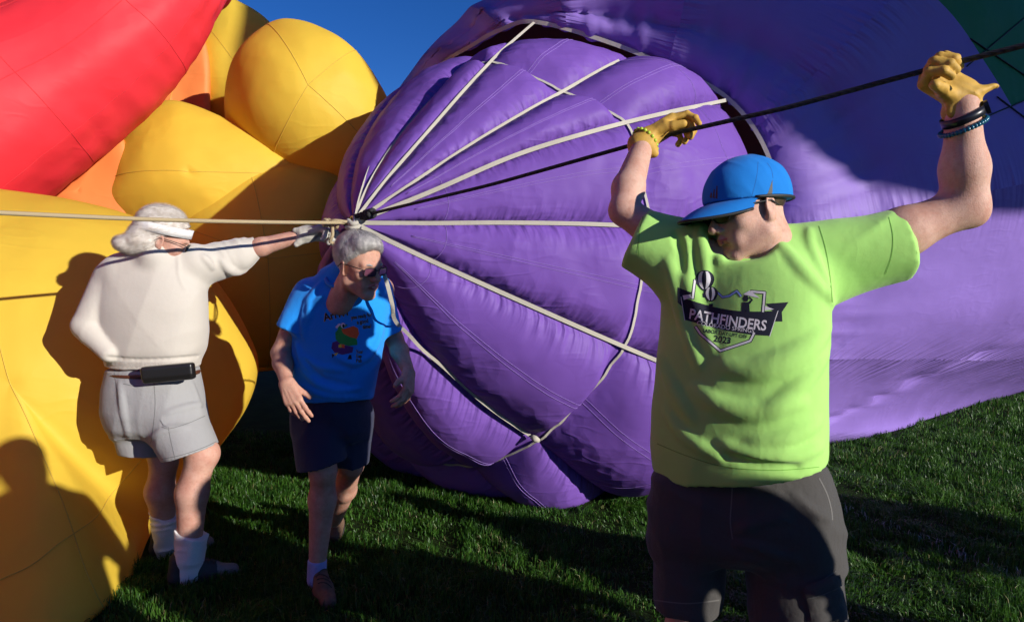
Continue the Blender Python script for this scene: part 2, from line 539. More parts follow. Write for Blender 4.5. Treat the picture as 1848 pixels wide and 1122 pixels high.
def build_vent_panel():
    """the crown panel: puffed lobes between tapes that meet at the crown"""
    C = (637, 402, 3.30)
    ribs = [
        [C, (634, 345, 3.5), (650, 272, 3.8), (690, 205, 4.2), (742, 155, 4.5), (800, 125, 4.8), (850, 120, 5.3)],
        [C, (668, 330, 3.42), (720, 250, 3.62), (780, 182, 3.85), (822, 140, 4.1), (862, 112, 4.4), (890, 110, 5.0)],
        [C, (700, 322, 3.38), (770, 242, 3.50), (835, 168, 3.66), (884, 116, 3.84), (915, 84, 4.10), (945, 85, 4.8)],
        [C, (740, 334, 3.34), (840, 268, 3.42), (940, 208, 3.54), (1010, 170, 3.70), (1118, 112, 4.00), (1150, 120, 4.7)],
        [C, (770, 348, 3.33), (900, 293, 3.37), (1030, 246, 3.46), (1125, 226, 3.60), (1268, 188, 4.0), (1310, 205, 4.7)],
        [C, (770, 403, 3.32), (900, 402, 3.35), (1040, 404, 3.42), (1165, 409, 3.54), (1330, 416, 3.95), (1385, 425, 4.7)],
        [C, (750, 457, 3.32), (880, 516, 3.36), (1010, 574, 3.42), (1120, 622, 3.54), (1270, 685, 3.85), (1340, 715, 4.6)],
        [C, (690, 487, 3.38), (742, 588, 3.48), (835, 697, 3.60), (965, 790, 3.80), (1055, 862, 4.02), (1100, 885, 4.5)],
        [C, (655, 500, 3.50), (690, 622, 3.70), (750, 745, 3.92), (848, 836, 4.12), (930, 890, 4.25), (1000, 880, 4.7)],
        [C, (625, 510, 3.72), (640, 620, 4.05), (665, 725, 4.35), (720, 810, 4.55), (800, 860, 4.7), (860, 850, 5.2)],
        [C, (600, 480, 3.85), (590, 580, 4.35), (610, 680, 4.85), (660, 750, 5.2), (720, 790, 5.4), (780, 790, 5.8)],
        [C, (601, 440, 3.75), (590, 465, 4.3), (600, 490, 4.9), (640, 500, 5.4), (700, 480, 5.8), (750, 480, 6.1)],
        [C, (618, 390, 3.65), (612, 355, 4.2), (628, 310, 4.7), (668, 250, 5.1), (720, 200, 5.5), (780, 180, 5.9)],
    ]
    # how far each lobe swells beyond the tapes, metres, per control point
    swell = [
        [0, .02, .04, .06, .07, .06, .0],
        [0, .02, .04, .06, .07, .05, .0],
        [0, .02, .04, .06, .08, .06, .0],
        [0, .02, .05, .07, .10, .10, .05],
        [0, .03, .05, .07, .09, .10, .05],
        [0, .03, .05, .06, .08, .16, .10],
        [0, .05, .08, .10, .10, .26, .18],
        [0, .08, .15, .17, .10, .18, .10],
        [0, .05, .10, .13, .10, .10, .05],
        [0, .05, .10, .14, .15, .15, .05],
        [0, .04, .08, .12, .14, .15, .05],
        [0, .04, .08, .12, .14, .15, .05],
        [0, .03, .06, .08, .08, .08, .0],
    ]
    axisA, axisB = P(637, 402, 3.3), P(1030, 500, 5.6)
    ax = nrm(axisB - axisA)
    nS, nT = 110, 26
    ctl = [np.array([P(*q) for q in r]) for r in ribs]
    # settle on the lawn: nothing below the ground
    dense = [catmull(c, nS) for c in ctl]
    out = []
    for k in range(len(ribs)):
        A, B = dense[k], dense[(k + 1) % len(ribs)]
        mid = (A + B) / 2
        on = axisA + np.outer((mid - axisA) @ ax, ax)
        o = mid - on
        o /= np.linalg.norm(o, axis=1)[:, None] + 1e-6
        sw = np.interp(np.linspace(0, 6, nS), range(7), swell[k]) * (1.75 if k in (5, 6) else 1.3) * np.interp(np.linspace(0, 6, nS), [0, 4, 5, 6], [1, 1, 1.15 if k in (2, 3) else 0.75, 0.7])
        sw = np.convolve(np.pad(sw, 5, 'edge'), np.ones(11) / 11, 'valid')
        t = np.linspace(0, 1, nT)[None, :, None]
        prof = (4 * t * (1 - t)) ** 0.62
        G = A[:, None] * (1 - t) + B[:, None] * t + o[:, None] * sw[:, None, None] * prof
        # pinch rows: the ring tape (control 4) cuts in
        s = np.linspace(0, 6, nS)
        pinch = np.exp(-((s - 4.0) / 0.16) ** 2)[:, None, None] * prof * sw[:, None, None] * 0.85
        if 1 <= k <= 8:
            G = G - o[:, None] * pinch
        # gathered pleats in real relief, strongest beside the tapes
        side = np.minimum(t, 1 - t)
        L_ = np.concatenate([[0], np.cumsum(np.linalg.norm(np.diff(A, axis=0), axis=1))])
        pl = vnoise(L_[:, None] * 14 + k * 5.1, side[0, :, 0][None, :] * 7, np.zeros((nS, nT)) + k)
        pl += 0.5 * vnoise(L_[:, None] * 31 + k * 3.7, side[0, :, 0][None, :] * 11, np.zeros((nS, nT)) + k + 7)
        fall = np.exp(-side[0, :, 0] * 5)[None, :]
        env = (np.clip(s / 1.0, 0, 1) * np.where(s < 4, .7, 1.2))[:, None]
        ends = np.clip(side[0, :, 0] * 12, 0, 1)[None, :]
        G = G + o[:, None] * (0.012 * pl * fall * env * ends)[:, :, None]
        bumps = vnoise(G[..., 0] * 6, G[..., 1] * 6, G[..., 2] * 6) * 0.010 + vnoise(G[..., 0] * 15, G[..., 1] * 15, G[..., 2] * 15) * 0.0035
        G = G + o[:, None] * (bumps * ends)[..., None]
        G[..., 2] = np.maximum(G[..., 2], 0.006)
        u = np.broadcast_to(t[0, :, 0][None, :], (nS, nT))
        v = np.broadcast_to(L_[:, None] + k * 3.3, (nS, nT))
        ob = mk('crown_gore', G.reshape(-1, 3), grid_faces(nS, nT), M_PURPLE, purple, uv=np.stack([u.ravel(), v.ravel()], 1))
        out.append((G, ob))
    # lines of stitching across the lobes
    def stitch(G, path, name='stitching', r=0.0011):
        n = grid_normals(G)
        # outward = away from the axis
        pts = np.array([G[i, j] for i, j in path])
        nn = np.array([n[i, j] for i, j in path])
        on = axisA + np.outer((pts - axisA) @ ax, ax)
        sg = np.sign(np.sum(nn * (pts - on), axis=1))[:, None]
        v, f = tube(pts + nn * sg * 0.001, r, 5)
        mk(name, v, f, M_STITCH, purple)
    for k in (2, 3, 4, 5, 6, 7):
        G = out[k][0]
        stitch(G, [(i, 13) for i in range(14, 96)])
        stitch(G, [(i, 12) for i in range(14, 96)])
    for k in (3, 4, 5, 6):
        G = out[k][0]
        for row in (22, 88):
            stitch(G, [(row, j) for j in range(0, nT)])
    return dense, out, axisA, ax


VP_RIBS, VP_LOBES, VP_AX0, VP_AX = build_vent_panel()


def build_tapes():
    """white load tapes: straight from the crown over the puffed lobes"""
    def radial(pts, w=0.030):
        path = catmull([P(*q) for q in pts], 60)
        on = VP_AX0 + np.outer((path - VP_AX0) @ VP_AX, VP_AX)
        nn = path - on
        nn[:4] = CAMP - path[:4]
        v, f = ribbon(path, nn * 0.25 + 0.75 * (CAMP - path) / 3, w * 0.60, 0.0016)
        return mk('load_tape', v, f, M_TAPE, purple, smooth=False)
    C = (640, 401, 3.27)

    def valley(k, w, end=None, upto=92, off=0.028):
        """a tape lying along the seam between two lobes, then straight to its anchor"""
        p = VP_RIBS[k][3:upto:3]
        on = VP_AX0 + np.outer((p - VP_AX0) @ VP_AX, VP_AX)
        o = p - on
        o /= np.linalg.norm(o, axis=1)[:, None]
        cm = (CAMP - p) / np.linalg.norm(CAMP - p, axis=1)[:, None]
        p = p + (0.5 * o + 0.5 * cm) * off * np.linspace(0.3, 1, len(p))[:, None]
        q = [P(*C)] + list(p) + ([P(*end)] if end else [])
        path = catmull(q, 90)
        for _ in range(12):
            path[1:-1] = 0.25 * path[:-2] + 0.5 * path[1:-1] + 0.25 * path[2:]
        on = VP_AX0 + np.outer((path - VP_AX0) @ VP_AX, VP_AX)
        v, f = ribbon(path, (path - on) * 0.25 + 0.75 * (CAMP - path) / 3, w * 0.60, 0.0016)
        mk('load_tape', v, f, M_TAPE, purple, smooth=False)
    radial([C, (648, 360, 3.36), (668, 300, 3.52), (700, 238, 3.77), (738, 180, 4.05)], 0.018)
    valley(1, 0.022, None, 84)
    valley(2, 0.026, (964, 41, 4.55), 80)
    valley(3, 0.028, None, 92)
    # the long tape that reaches the vent rim: laid on the cloth it crosses
    bvs = [BVHTree.FromPolygons([Vector(p) for p in VP_LOBES[k][0].reshape(-1, 3)], grid_faces(*VP_LOBES[k][0].shape[:2]).tolist()) for k in (2, 3, 4, 5)]
    pts = [P(640, 401, 3.27)]
    way = catmull([(640, 401, 0), (780, 345, 0), (930, 280, 0), (1080, 234, 0), (1200, 204, 0), (1268, 190, 0)], 40)[4:, :2]
    for q in way:
        d = Vector(ray(*q)).normalized()
        hs_ = [h for h in (b.ray_cast(Vector(CAMP), d) for b in bvs) if h[0] is not None]
        if hs_:
            h = min(hs_, key=lambda h: h[3])
            pts.append(np.array(h[0] - d * 0.030))
    pts.append(P(1310, 181, 4.36))
    path = catmull(pts, 120)
    for _ in range(25):
        path[1:-1] = 0.25 * path[:-2] + 0.5 * path[1:-1] + 0.25 * path[2:]
    v, f = ribbon(path, CAMP - path, 0.021, 0.0016)
    mk('load_tape', v, f, M_TAPE, purple, smooth=False)
    valley(5, 0.034, None, 80)
    valley(6, 0.036, None, 96)
    # this tape bends over the crouching man's shoulder before it drops along the lobes
    radial([(640, 408, 3.27), (668, 448, 3.16), (692, 492, 2.86), (707, 545, 2.86), (713, 578, 2.95), (736, 602, 3.32), (764, 632, 3.48), (800, 662, 3.52), (880, 733, 3.62), (966, 792, 3.76)], 0.028)
    # the ring tape
    def ring(rows, lobes, w=0.015):
        for k in lobes:
            G = VP_LOBES[k][0]
            row = rows[k] if isinstance(rows, dict) else rows
            pts = G[row]
            on = VP_AX0 + np.outer((pts - VP_AX0) @ VP_AX, VP_AX)
            o = pts - on
            o /= np.linalg.norm(o, axis=1)[:, None]
            v, f = ribbon(pts + o * 0.014, o * 0.5 + 0.5 * (CAMP - pts) / 3.4, w, 0.0016)
            mk('ring_tape', v, f, M_TAPE, purple, smooth=False)
    ring(73, [1, 2, 3, 4, 5, 6, 7, 8])
    # cloth knot where ring and load tape cross
    c = P(966, 791, 3.74)
    v, f = tube([c + V(-.02, 0, .012), c + V(0, -.012, .0), c + V(.02, 0, -.012)], [.014, .02, .012], 8)
    mk('tape_knot', v, f, M_TAPE, purple)


build_tapes()


def build_body():
    """the envelope around the vent mouth: a swollen collar that rolls back over the body"""
    rim = [(860, 84, 5.0), (905, 60, 4.8), (962, 45, 4.65), (1070, 72, 4.55), (1190, 118, 4.5), (1310, 180, 4.48), (1383, 280, 4.5), (1412, 420, 4.55), (1400, 560, 4.65),
           (1340, 690, 4.75), (1220, 790, 4.9), (1050, 820, 5.0), (880, 810, 5.2), (740, 740, 5.3), (660, 600, 5.5), (640, 450, 5.7), (680, 280, 5.7), (780, 140, 5.4)]
    outr = [(785, 80, 6.0), (840, 30, 5.95), (905, -22, 5.9), (1080, -190, 5.9), (1330, -360, 6.0), (1700, -420, 6.6), (2200, -250, 7.6), (2450, 150, 8.6), (2350, 520, 9.2),
            (1862, 704, 8.3), (1640, 783, 6.3), (1480, 806, 5.7), (1300, 816, 5.6), (900, 830, 5.9), (680, 780, 6.2), (640, 560, 6.5), (650, 300, 6.5), (716, 170, 6.2)]
    bul = [.10, .15, .22, .40, .55, .62, .62, .60, .50, .34, .22, .15, .10, .1, .1, .1, .1, .1]
    nA = 18 * 14
    Rm = catmull_closed([P(*q) for q in rim], nA)
    Ot = catmull_closed([P(*q) for q in outr], nA)
    Bu = catmull_closed([[b, 0, 0] for b in bul], nA)[:, 0]
    nF, nB = 64, 22
    u = np.linspace(0, 1, nF)
    cen = Rm.mean(0)
    tow = nrm(V(-0.25, -1, 0.12))
    prof = np.sin(np.pi * u ** 0.75) ** 0.8
    # circumferential seams pinch the collar
    seam = np.zeros(nF)
    for c, wd, am in ((0.075, 0.022, 0.42), (0.36, 0.025, 0.22)):
        seam += am * np.exp(-np.abs(u - c) / wd)
    front = Rm[:, None] * (1 - u)[None, :, None] + Ot[:, None] * u[None, :, None]
    front = front + tow * ((Bu[:, None] * (prof - seam * prof)[None, :])[..., None])
    # back: roll over the edge and away
    w_ = np.linspace(0, 1, nB + 1)[1:]
    backc = P(1500, 430, 13.0)
    back = Ot[:, None] + (backc - Ot)[:, None] * (w_ ** 1.0)[None, :, None]
    outw = Ot - (cen + (Ot - cen) @ nrm(backc - cen)[:, None] * nrm(backc - cen)[None])
    outw /= np.linalg.norm(outw, axis=1)[:, None]
    back = back + outw[:, None] * (np.sin(np.pi * w_) * 0.9)[None, :, None] * (Bu / 0.62)[:, None, None]
    G = np.concatenate([front, back], 1)
    # radial load-tape valleys every 2 rim points
    a = np.arange(nA) / 14.0
    val = np.abs(((a + 0.35) / 1.5 + 0.5) % 1 - 0.5) * 2          # 0 at a valley
    nrmG = grid_normals(np.concatenate([G, G[:1]], 0))[:-1]
    flip = np.sign(np.sum(nrmG * (CAMP - G), axis=2).mean())
    nrmG = nrmG * flip
    full = np.zeros(nF + nB); full[:nF] = np.sin(np.pi * np.clip(u, 0, 1)) ** 0.6; full[nF:] = 0.25
    low_ = np.clip((np.abs(a - 9.5) - 1.2) / 1.0, 0, 1)        # the belly on the grass stays one smooth sheet
    amp = 0.17 * ((1 - val ** 1.3) ** 1.6 * low_)[:, None]
    G = G - nrmG * (0.55 * amp * full[None, :] * np.clip(Bu / 0.4, 0, 1)[:, None])[..., None]
    # gathers across the circumferential seams
    arc = np.concatenate([[0], np.cumsum(np.linalg.norm(np.diff(G[:, 20], axis=0), axis=1))])
    uu = np.concatenate([u, np.full(nB, 9.0)])
    for c, sgn, wd, am in ((0.0, 1, 0.10, 0.006), (0.0, 1, 0.06, 0.014), (0.075, -1, 0.07, 0.030), (0.075, 1, 0.05, 0.018), (0.36, 1, 0.06, 0.034), (0.36, -1, 0.03, 0.016)):
        d = (uu - c) * sgn
        fall = np.where(d >= 0, np.exp(-np.abs(d) / wd * 1.6), np.exp(-np.abs(d) / wd * 6))
        pl = vnoise(arc[:, None] * 11 + c * 50, uu[None, :] * 7, 0 * G[..., 0]) + 0.5 * vnoise(arc[:, None] * 26 + c * 80, uu[None, :] * 9, 0 * G[..., 0] + 5)
        G = G + nrmG * (am * pl * fall[None, :])[..., None]
    G = G + nrmG * (vnoise(G[..., 0] * 3, G[..., 1] * 3, G[..., 2] * 3) * 0.015)[..., None]
    G[..., 2] = np.maximum(G[..., 2], 0.006)
    arcu = np.concatenate([[0], np.cumsum(np.linalg.norm(np.diff(G[80], axis=0), axis=1))])
    # split into gores at the valleys; the far top-right cloth is green
    vidx = [i for i in range(nA) if val[i] <= val[(i - 1) % nA] and val[i] < val[(i + 1) % nA]]
    P0, P1 = P(1690, 0, 6.0), P(1848, 215, 6.6)
    for q in range(len(vidx)):
        i0, i1 = vidx[q], vidx[(q + 1) % len(vidx)]
        ids = list(range(i0, i1 + 1)) if i1 > i0 else list(range(i0, nA)) + list(range(0, i1 + 1))
        sub = G[ids]
        nu, nv = sub.shape[:2]
        tt = np.linspace(0, 1, nu)
        tt = 0.5 + (tt - 0.5)
        uvx = np.broadcast_to(tt[:, None], (nu, nv))
        uvy = np.broadcast_to(arcu[None, :] + q * 3.1, (nu, nv))
        F = grid_faces(nu, nv)
        cen_ = sub.reshape(-1, 3)[F].mean(1)
        px = 924 + FOC * cen_[:, 0] / cen_[:, 1]
        py = 495 - FOC * (cen_[:, 2] - CAM_H) / cen_[:, 1]
        mi = ((px - 1675) * 215 - py * 165 > 0) & (px > 1600)
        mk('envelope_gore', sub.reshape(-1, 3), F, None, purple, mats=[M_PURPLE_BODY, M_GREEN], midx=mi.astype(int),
           uv=np.stack([uvx.ravel(), uvy.ravel()], 1))
    # rim tape round the vent mouth
    nn = Rm * 0 + (CAMP - Rm)
    inn = np.concatenate([Rm, Rm[:1]])
    v, f = ribbon(inn + tow * 0.045, np.concatenate([nn, nn[:1]]), 0.026, 0.003)
    mk('vent_rim_tape', v, f, M_TAPE, purple, smooth=False)
    # stitching on the two circumferential seams
    for c in (0.075, 0.36):
        j = int(round(c * (nF - 1)))
        ids = list(range(20, 140))
        pts = G[ids, j] + nrmG[ids, j] * 0.002
        v, f = tube(pts, 0.003, 5)
        mk('stitching', v, f, M_STITCH, purple)
    # dark cords netting the green cloth
    for (q0, q1) in (((1752, 70), (1900, 170)), ((1745, 120), (1900, -10)), ((1800, 175), (1900, 250)), ((1770, 215), (1900, 160))):
        pts = []
        for s in np.linspace(0, 1, 30):
            pxx, pyy = q0[0] + (q1[0] - q0[0]) * s, q0[1] + (q1[1] - q0[1]) * s
            pts.append((pxx, pyy))
        CORDS.append(pts)
    return G, nrmG


CORDS = []
BODY_G, BODY_N = build_body()


def cords_on_body():
    nu, nv = BODY_G.shape[:2]
    bv = BVHTree.FromPolygons([Vector(p) for p in BODY_G.reshape(-1, 3)], grid_faces(nu, nv).tolist())
    for pts in CORDS:
        pp = []
        for q in pts:
            d = Vector(ray(*q)).normalized()
            h = bv.ray_cast(Vector(CAMP), d)
            if h[0] is not None:
                pp.append(np.array(h[0] - d * 0.012))
        if len(pp) > 3:
            v, f = tube(pp, 0.005, 6)
            mk('net_cord', v, f, M_CORD, purple)


cords_on_body()


def inner_baffle():
    """the inside of the far envelope seen through the open vent"""
    m = nylon_mat('olive_lining', (0.55, 0.38, 0.10), (0.6, 0.4, 0.08), trans=0.4, wrinkle=0.5, gather=0.3)
    pts = catmull_closed([P(*q) for q in [(840, 40, 5.9), (1000, -30, 5.8), (1200, 20, 5.8), (1400, 120, 5.8), (1500, 300, 5.8), (1480, 520, 5.9), (1300, 760, 6.0), (1000, 780, 6.1), (760, 600, 6.2), (720, 300, 6.2)]], 60)
    c = P(1150, 400, 6.6)
    r = np.linspace(0, 1, 14)
    G = c + (pts[:, None] - c) * r[None, :, None]
    G = np.concatenate([G, G[:1]], 0)
    nu, nv = G.shape[:2]
    mk('inner_lining', G.reshape(-1, 3), grid_faces(nu, nv), m, purple, uv=np.stack([np.full(nu * nv, 0.5), np.zeros(nu * nv)], 1))


inner_baffle()

# ---- the yellow, orange and red balloon
yellow = empty('hot_air_balloon', P(250, 1000, 3.6) * V(1, 1, 0), 'yellow, orange and red hot air balloon billowing at the left', 'balloon', 'hot air balloons being inflated')


def pillow(name, outline, centre, front, back, mat, seams=(), nA=160, nR=40, toward=(0.25, -1, 0.1), power=0.5, smat=None, wr=0.012, flat=True, seam_rings=()):
    """an air-filled lobe: its outline in space, swollen forward and back"""
    O = catmull_closed([P(*q) for q in outline], nA)
    C = P(*centre)
    tw = nrm(V(*toward))
    r = np.linspace(0, 1, nR) ** 0.8
    rf = np.concatenate([r, r[::-1][1:]])
    sg = np.concatenate([np.full(nR, 1.0), np.full(nR - 1, -1.0)])
    prof = np.clip(1 - rf ** 2, 0, 1) ** power
    lat = O - C
    dep = lat @ tw
    lat = lat - dep[:, None] * tw
    G = C[None, None] + lat[:, None] * rf[None, :, None] + tw * (dep[:, None] * rf[None, :] ** 2)[..., None]
    amt = np.where(sg > 0, front, -back) * prof
    G = G + tw * amt[None, :, None]
    nn = grid_normals(np.concatenate([G, G[:1]], 0))[:-1]
    nn *= np.sign(np.sum(nn[:, :nR // 2] * tw, axis=2).mean())
    G = G + nn * (vnoise(G[..., 0] * 2.2, G[..., 1] * 2.2, G[..., 2] * 2.2) * wr * 2.0 + vnoise(G[..., 0] * 7, G[..., 1] * 7, G[..., 2] * 7) * wr * 0.35)[..., None] * np.clip((1 - rf) * 8, 0.2, 1)[None, :, None]
    if flat:
        G[..., 2] = np.maximum(G[..., 2], 0.006)
    Gc = np.concatenate([G, G[:1]], 0)
    nu, nv = Gc.shape[:2]
    a = np.linspace(0, 6, nu)[:, None] + 0 * rf[None, :]
    u = 0.5 + 0 * a
    ob = mk(name, Gc.reshape(-1, 3), grid_faces(nu, nv), mat, yellow, uv=np.stack([u.ravel(), a.ravel()], 1))
    for s in seams:
        # a meridian seam: from outline index s[0] through the middle to s[1]
        j0, j1 = int(s[0] * nA) % nA, int(s[1] * nA) % nA
        line = [G[j0, i] for i in range(nR - 1, 0, -1)] + [G[j1, i] for i in range(0, nR)]
        nl = [nn[j0, i] for i in range(nR - 1, 0, -1)] + [nn[j1, i] for i in range(0, nR)]
        v, f = tube(np.array(line) + np.array(nl) * 0.0012, 0.0026, 5)
        mk('seam', v, f, smat or M_STITCH_Y, ob)
    for (ri, a0, a1) in seam_rings:
        i = int(ri * (nR - 1))
        ids = [k % nA for k in range(int(a0 * nA), int(a1 * nA))]
        v, f = tube(G[ids, i] + nn[ids, i] * 0.0012, 0.0026, 5)
        mk('seam', v, f, smat or M_STITCH_Y, ob)
    return ob


# great front lobe
pillow('yellow_lobe', [(-420, 330, 3.7), (-200, 318, 3.9), (0, 344, 4.05), (130, 362, 4.1), (245, 392, 4.2), (330, 440, 4.25), (400, 520, 4.3), (448, 600, 4.3), (467, 660, 4.25),
                       (448, 730, 4.15), (400, 802, 4.0), (335, 880, 3.9), (280, 952, 3.80), (242, 1040, 3.2), (160, 1128, 2.75), (20, 1240, 2.5), (-250, 1300, 2.6), (-500, 900, 3.0), (-550, 600, 3.3)],
       (60, 690, 3.62), 0.58, 1.2, M_YEL, seams=((0.10, 0.72),), seam_rings=((0.62, 0.45, 1.02),), toward=(0.5, -1, 0.15), nA=220, nR=60)
pillow('yellow_lobe', [(270, 470, 5.75), (288, 372, 5.75), (340, 324, 5.75), (405, 293, 5.75), (475, 279, 5.75), (545, 286, 5.75), (605, 312, 5.75), (650, 380, 5.85), (670, 480, 5.95), (650, 590, 5.95),
                       (590, 655, 5.85), (500, 662, 5.75), (400, 650, 5.75), (310, 570, 5.75)],
       (470, 470, 5.75), 0.75, 0.9, M_YEL, seams=((0.05, 0.55), (0.25, 0.8)), toward=(0.45, -1, 0.0))
pillow('yellow_lobe', [(160, 400, 5.6), (166, 350, 5.6), (186, 290, 5.6), (228, 225, 5.6), (290, 192, 5.6), (345, 195, 5.6), (425, 228, 5.6), (505, 278, 5.6), (570, 330, 5.7), (580, 420, 5.8),
                       (470, 490, 5.8), (320, 480, 5.7), (210, 440, 5.6)],
       (350, 350, 5.6), 0.55, 0.9, M_YEL, seams=((0.08, 0.62),), toward=(0.4, -1, 0.2))
pillow('yellow_lobe', [(404, 195, 5.65), (412, 135, 5.65), (438, 88, 5.65), (488, 50, 5.75), (540, 47, 5.75), (600, 72, 5.75), (650, 112, 5.8), (682, 155, 5.8), (702, 200, 5.85), (700, 270, 5.85),
                       (650, 335, 5.8), (560, 345, 5.75), (480, 300, 5.65), (420, 250, 5.65)],
       (550, 200, 5.75), 0.6, 1.0, M_YEL, seams=((0.2, 0.68), (0.42, 0.85)), toward=(0.35, -1, 0.1))
pillow('yellow_lobe', [(330, 110, 7.0), (360, 40, 7.0), (402, 0, 7.0), (445, 12, 7.0), (492, 48, 7.1), (530, 110, 7.1), (520, 200, 7.1), (440, 260, 7.0), (370, 240, 7.0), (330, 180, 7.0)],
       (425, 130, 7.0), 0.35, 1.0, M_YEL, seams=((0.1, 0.6),), toward=(0.3, -1, 0.1))
pillow('orange_lobe', [(225, 260, 6.6), (265, 180, 6.6), (310, 110, 6.6), (352, 40, 6.6), (376, 100, 6.6), (378, 190, 6.6), (376, 240, 6.6), (330, 290, 6.6), (260, 300, 6.6)],
       (310, 190, 6.6), 0.12, 0.6, M_ORA, seams=((0.3, 0.75),), toward=(0.3, -1, 0.1))
pillow('orange_lobe', [(40, 380, 5.22), (90, 345, 5.22), (150, 300, 5.22), (210, 240, 5.22), (235, 300, 5.22), (230, 400, 5.22), (170, 450, 5.22), (80, 430, 5.22)],
       (150, 350, 5.22), 0.12, 0.4, M_ORA, toward=(0.3, -1, 0.1))
def red_roll():
    """the long red gore: a fat roll of air slanting up across the corner"""
    cl = [(-420, 400, 4.1, 0.80), (-250, 330, 4.3, 0.74), (-60, 238, 4.5, 0.62), (78, 156, 4.7, 0.555), (182, 88, 4.85, 0.50), (270, 10, 5.0, 0.42), (335, -55, 5.15, 0.33), (385, -120, 5.3, 0.24), (410, -150, 5.4, 0.05)]
    C = catmull([P(*q[:3]) for q in cl], 110)
    Rr = catmull([[q[3], 0, 0] for q in cl], 110)[:, 0]
    T = np.gradient(C, axis=0)
    T /= np.linalg.norm(T, axis=1)[:, None]
    nA = 96
    G = np.zeros((110, nA + 1, 3))
    for i in range(110):
        v1 = nrm(V(0, -1, 0) - T[i] * np.dot(V(0, -1, 0), T[i]))
        v2 = np.cross(T[i], v1)
        for j in range(nA + 1):
            a = 2 * math.pi * j / nA
            G[i, j] = C[i] + Rr[i] * (math.cos(a) * v1 + math.sin(a) * v2)
    n = grid_normals(G)
    n *= np.sign(np.sum(n[50] * (G[50] - C[50]), axis=1).mean())
    L_ = np.concatenate([[0], np.cumsum(np.linalg.norm(np.diff(C, axis=0), axis=1))])[:, None]
    A_ = np.linspace(0, 2 * math.pi, nA + 1)[None]
    per = np.stack([np.cos(A_) + 0 * L_, np.sin(A_) + 0 * L_, L_ + 0 * A_])
    d = 0.03 * vnoise(per[0] * 1.5, per[1] * 1.5, per[2] * 1.6) + 0.012 * vnoise(per[0] * 4 + 7, per[1] * 4, per[2] * 2.4)
    low = np.exp(-((A_ - 1.5) / 0.5) ** 2)            # puckers along the lower seam
    d = d + 0.018 * low * vnoise(per[2] * 16, per[0] * 2, per[1] * 2)
    G = G + n * (d * np.clip(Rr / 0.3, 0, 1)[:, None])[..., None]
    uv = np.stack([np.full(G.shape[0] * G.shape[1], 0.5), np.repeat(L_[:, 0], nA + 1)], 1)
    ob = mk('red_lobe', G.reshape(-1, 3), grid_faces(110, nA + 1), M_RED, yellow, uv=uv)
    for a in (-0.55, 0.35, 1.15):
        j = int((a % (2 * math.pi)) / (2 * math.pi) * nA)
        v, f = tube(G[8:100, j] + n[8:100, j] * 0.001, 0.0022, 5)
        mk('seam', v, f, M_STITCH_R, ob)
    for i in (38, 62, 84):
        jj = [k % nA for k in range(-22, 30)]
        v, f = tube(G[i, jj] + n[i, jj] * 0.001, 0.0022, 5)
        mk('seam', v, f, M_STITCH_R, ob)


red_roll()
pillow('red_lobe', [(-330, 160, 5.0), (-260, -160, 5.2), (0, -220, 5.4), (230, -160, 5.6), (200, -60, 5.5), (110, 20, 5.3), (20, 90, 5.15), (-100, 170, 5.1), (-200, 220, 5.0)],
       (-40, -20, 5.2), 0.6, 0.8, M_RED, smat=M_STITCH_R, toward=(0.45, -1, 0.2))
pillow('red_lobe', [(340, 20, 5.9), (372, -60, 5.9), (440, -80, 5.9), (425, -20, 5.9), (402, 2, 5.9), (385, 28, 5.9), (362, 44, 5.9)],
       (385, -15, 5.9), 0.2, 0.3, M_RED, smat=M_STITCH_R, toward=(0.45, -1, 0.2), nA=80, nR=20)
# the far side of the envelope closes the balloon behind the lobes
pillow('rear_envelope', [(-700, 300, 8.5), (-500, -250, 8.8), (-100, -300, 9.0), (250, -160, 9.0), (385, 40, 8.6), (560, 130, 8.3), (660, 260, 8.2), (660, 480, 8.2), (600, 640, 8.2), (300, 680, 8.2), (-200, 690, 8.0), (-600, 640, 8.2)],
       (100, 250, 8.5), 0.5, 2.5, M_YEL, toward=(0.3, -1, 0.1))

# envelope continued unseen at left: lobe added to bounce red light and block sky
def lobe_ball(name, c, r, mat, seed):
    c, r = V(*c), V(*r)
    nu, nv = 49, 33
    th, ph = np.linspace(0, 2 * math.pi, nu), np.linspace(0, math.pi, nv)
    D = np.stack([np.cos(th)[:, None] * np.sin(ph)[None], np.sin(th)[:, None] * np.sin(ph)[None], np.cos(ph)[None] + 0 * th[:, None]], 2)
    G = c + D * r * (1 + 0.06 * vnoise(D[..., 0] * 2 + seed, D[..., 1] * 2, D[..., 2] * 2))[..., None]
    G[-1] = G[0]
    G[..., 2] = np.maximum(G[..., 2], 0.01)
    uv = np.stack([np.full(nu * nv, 0.5), np.zeros(nu * nv)], 1)
    mk(name, G.reshape(-1, 3), grid_faces(nu, nv), mat, yellow, uv=uv)


lobe_ball('red_lobe', (-5.0, 0.9, 2.3), (2.0, 1.7, 2.2), M_RED, 1)
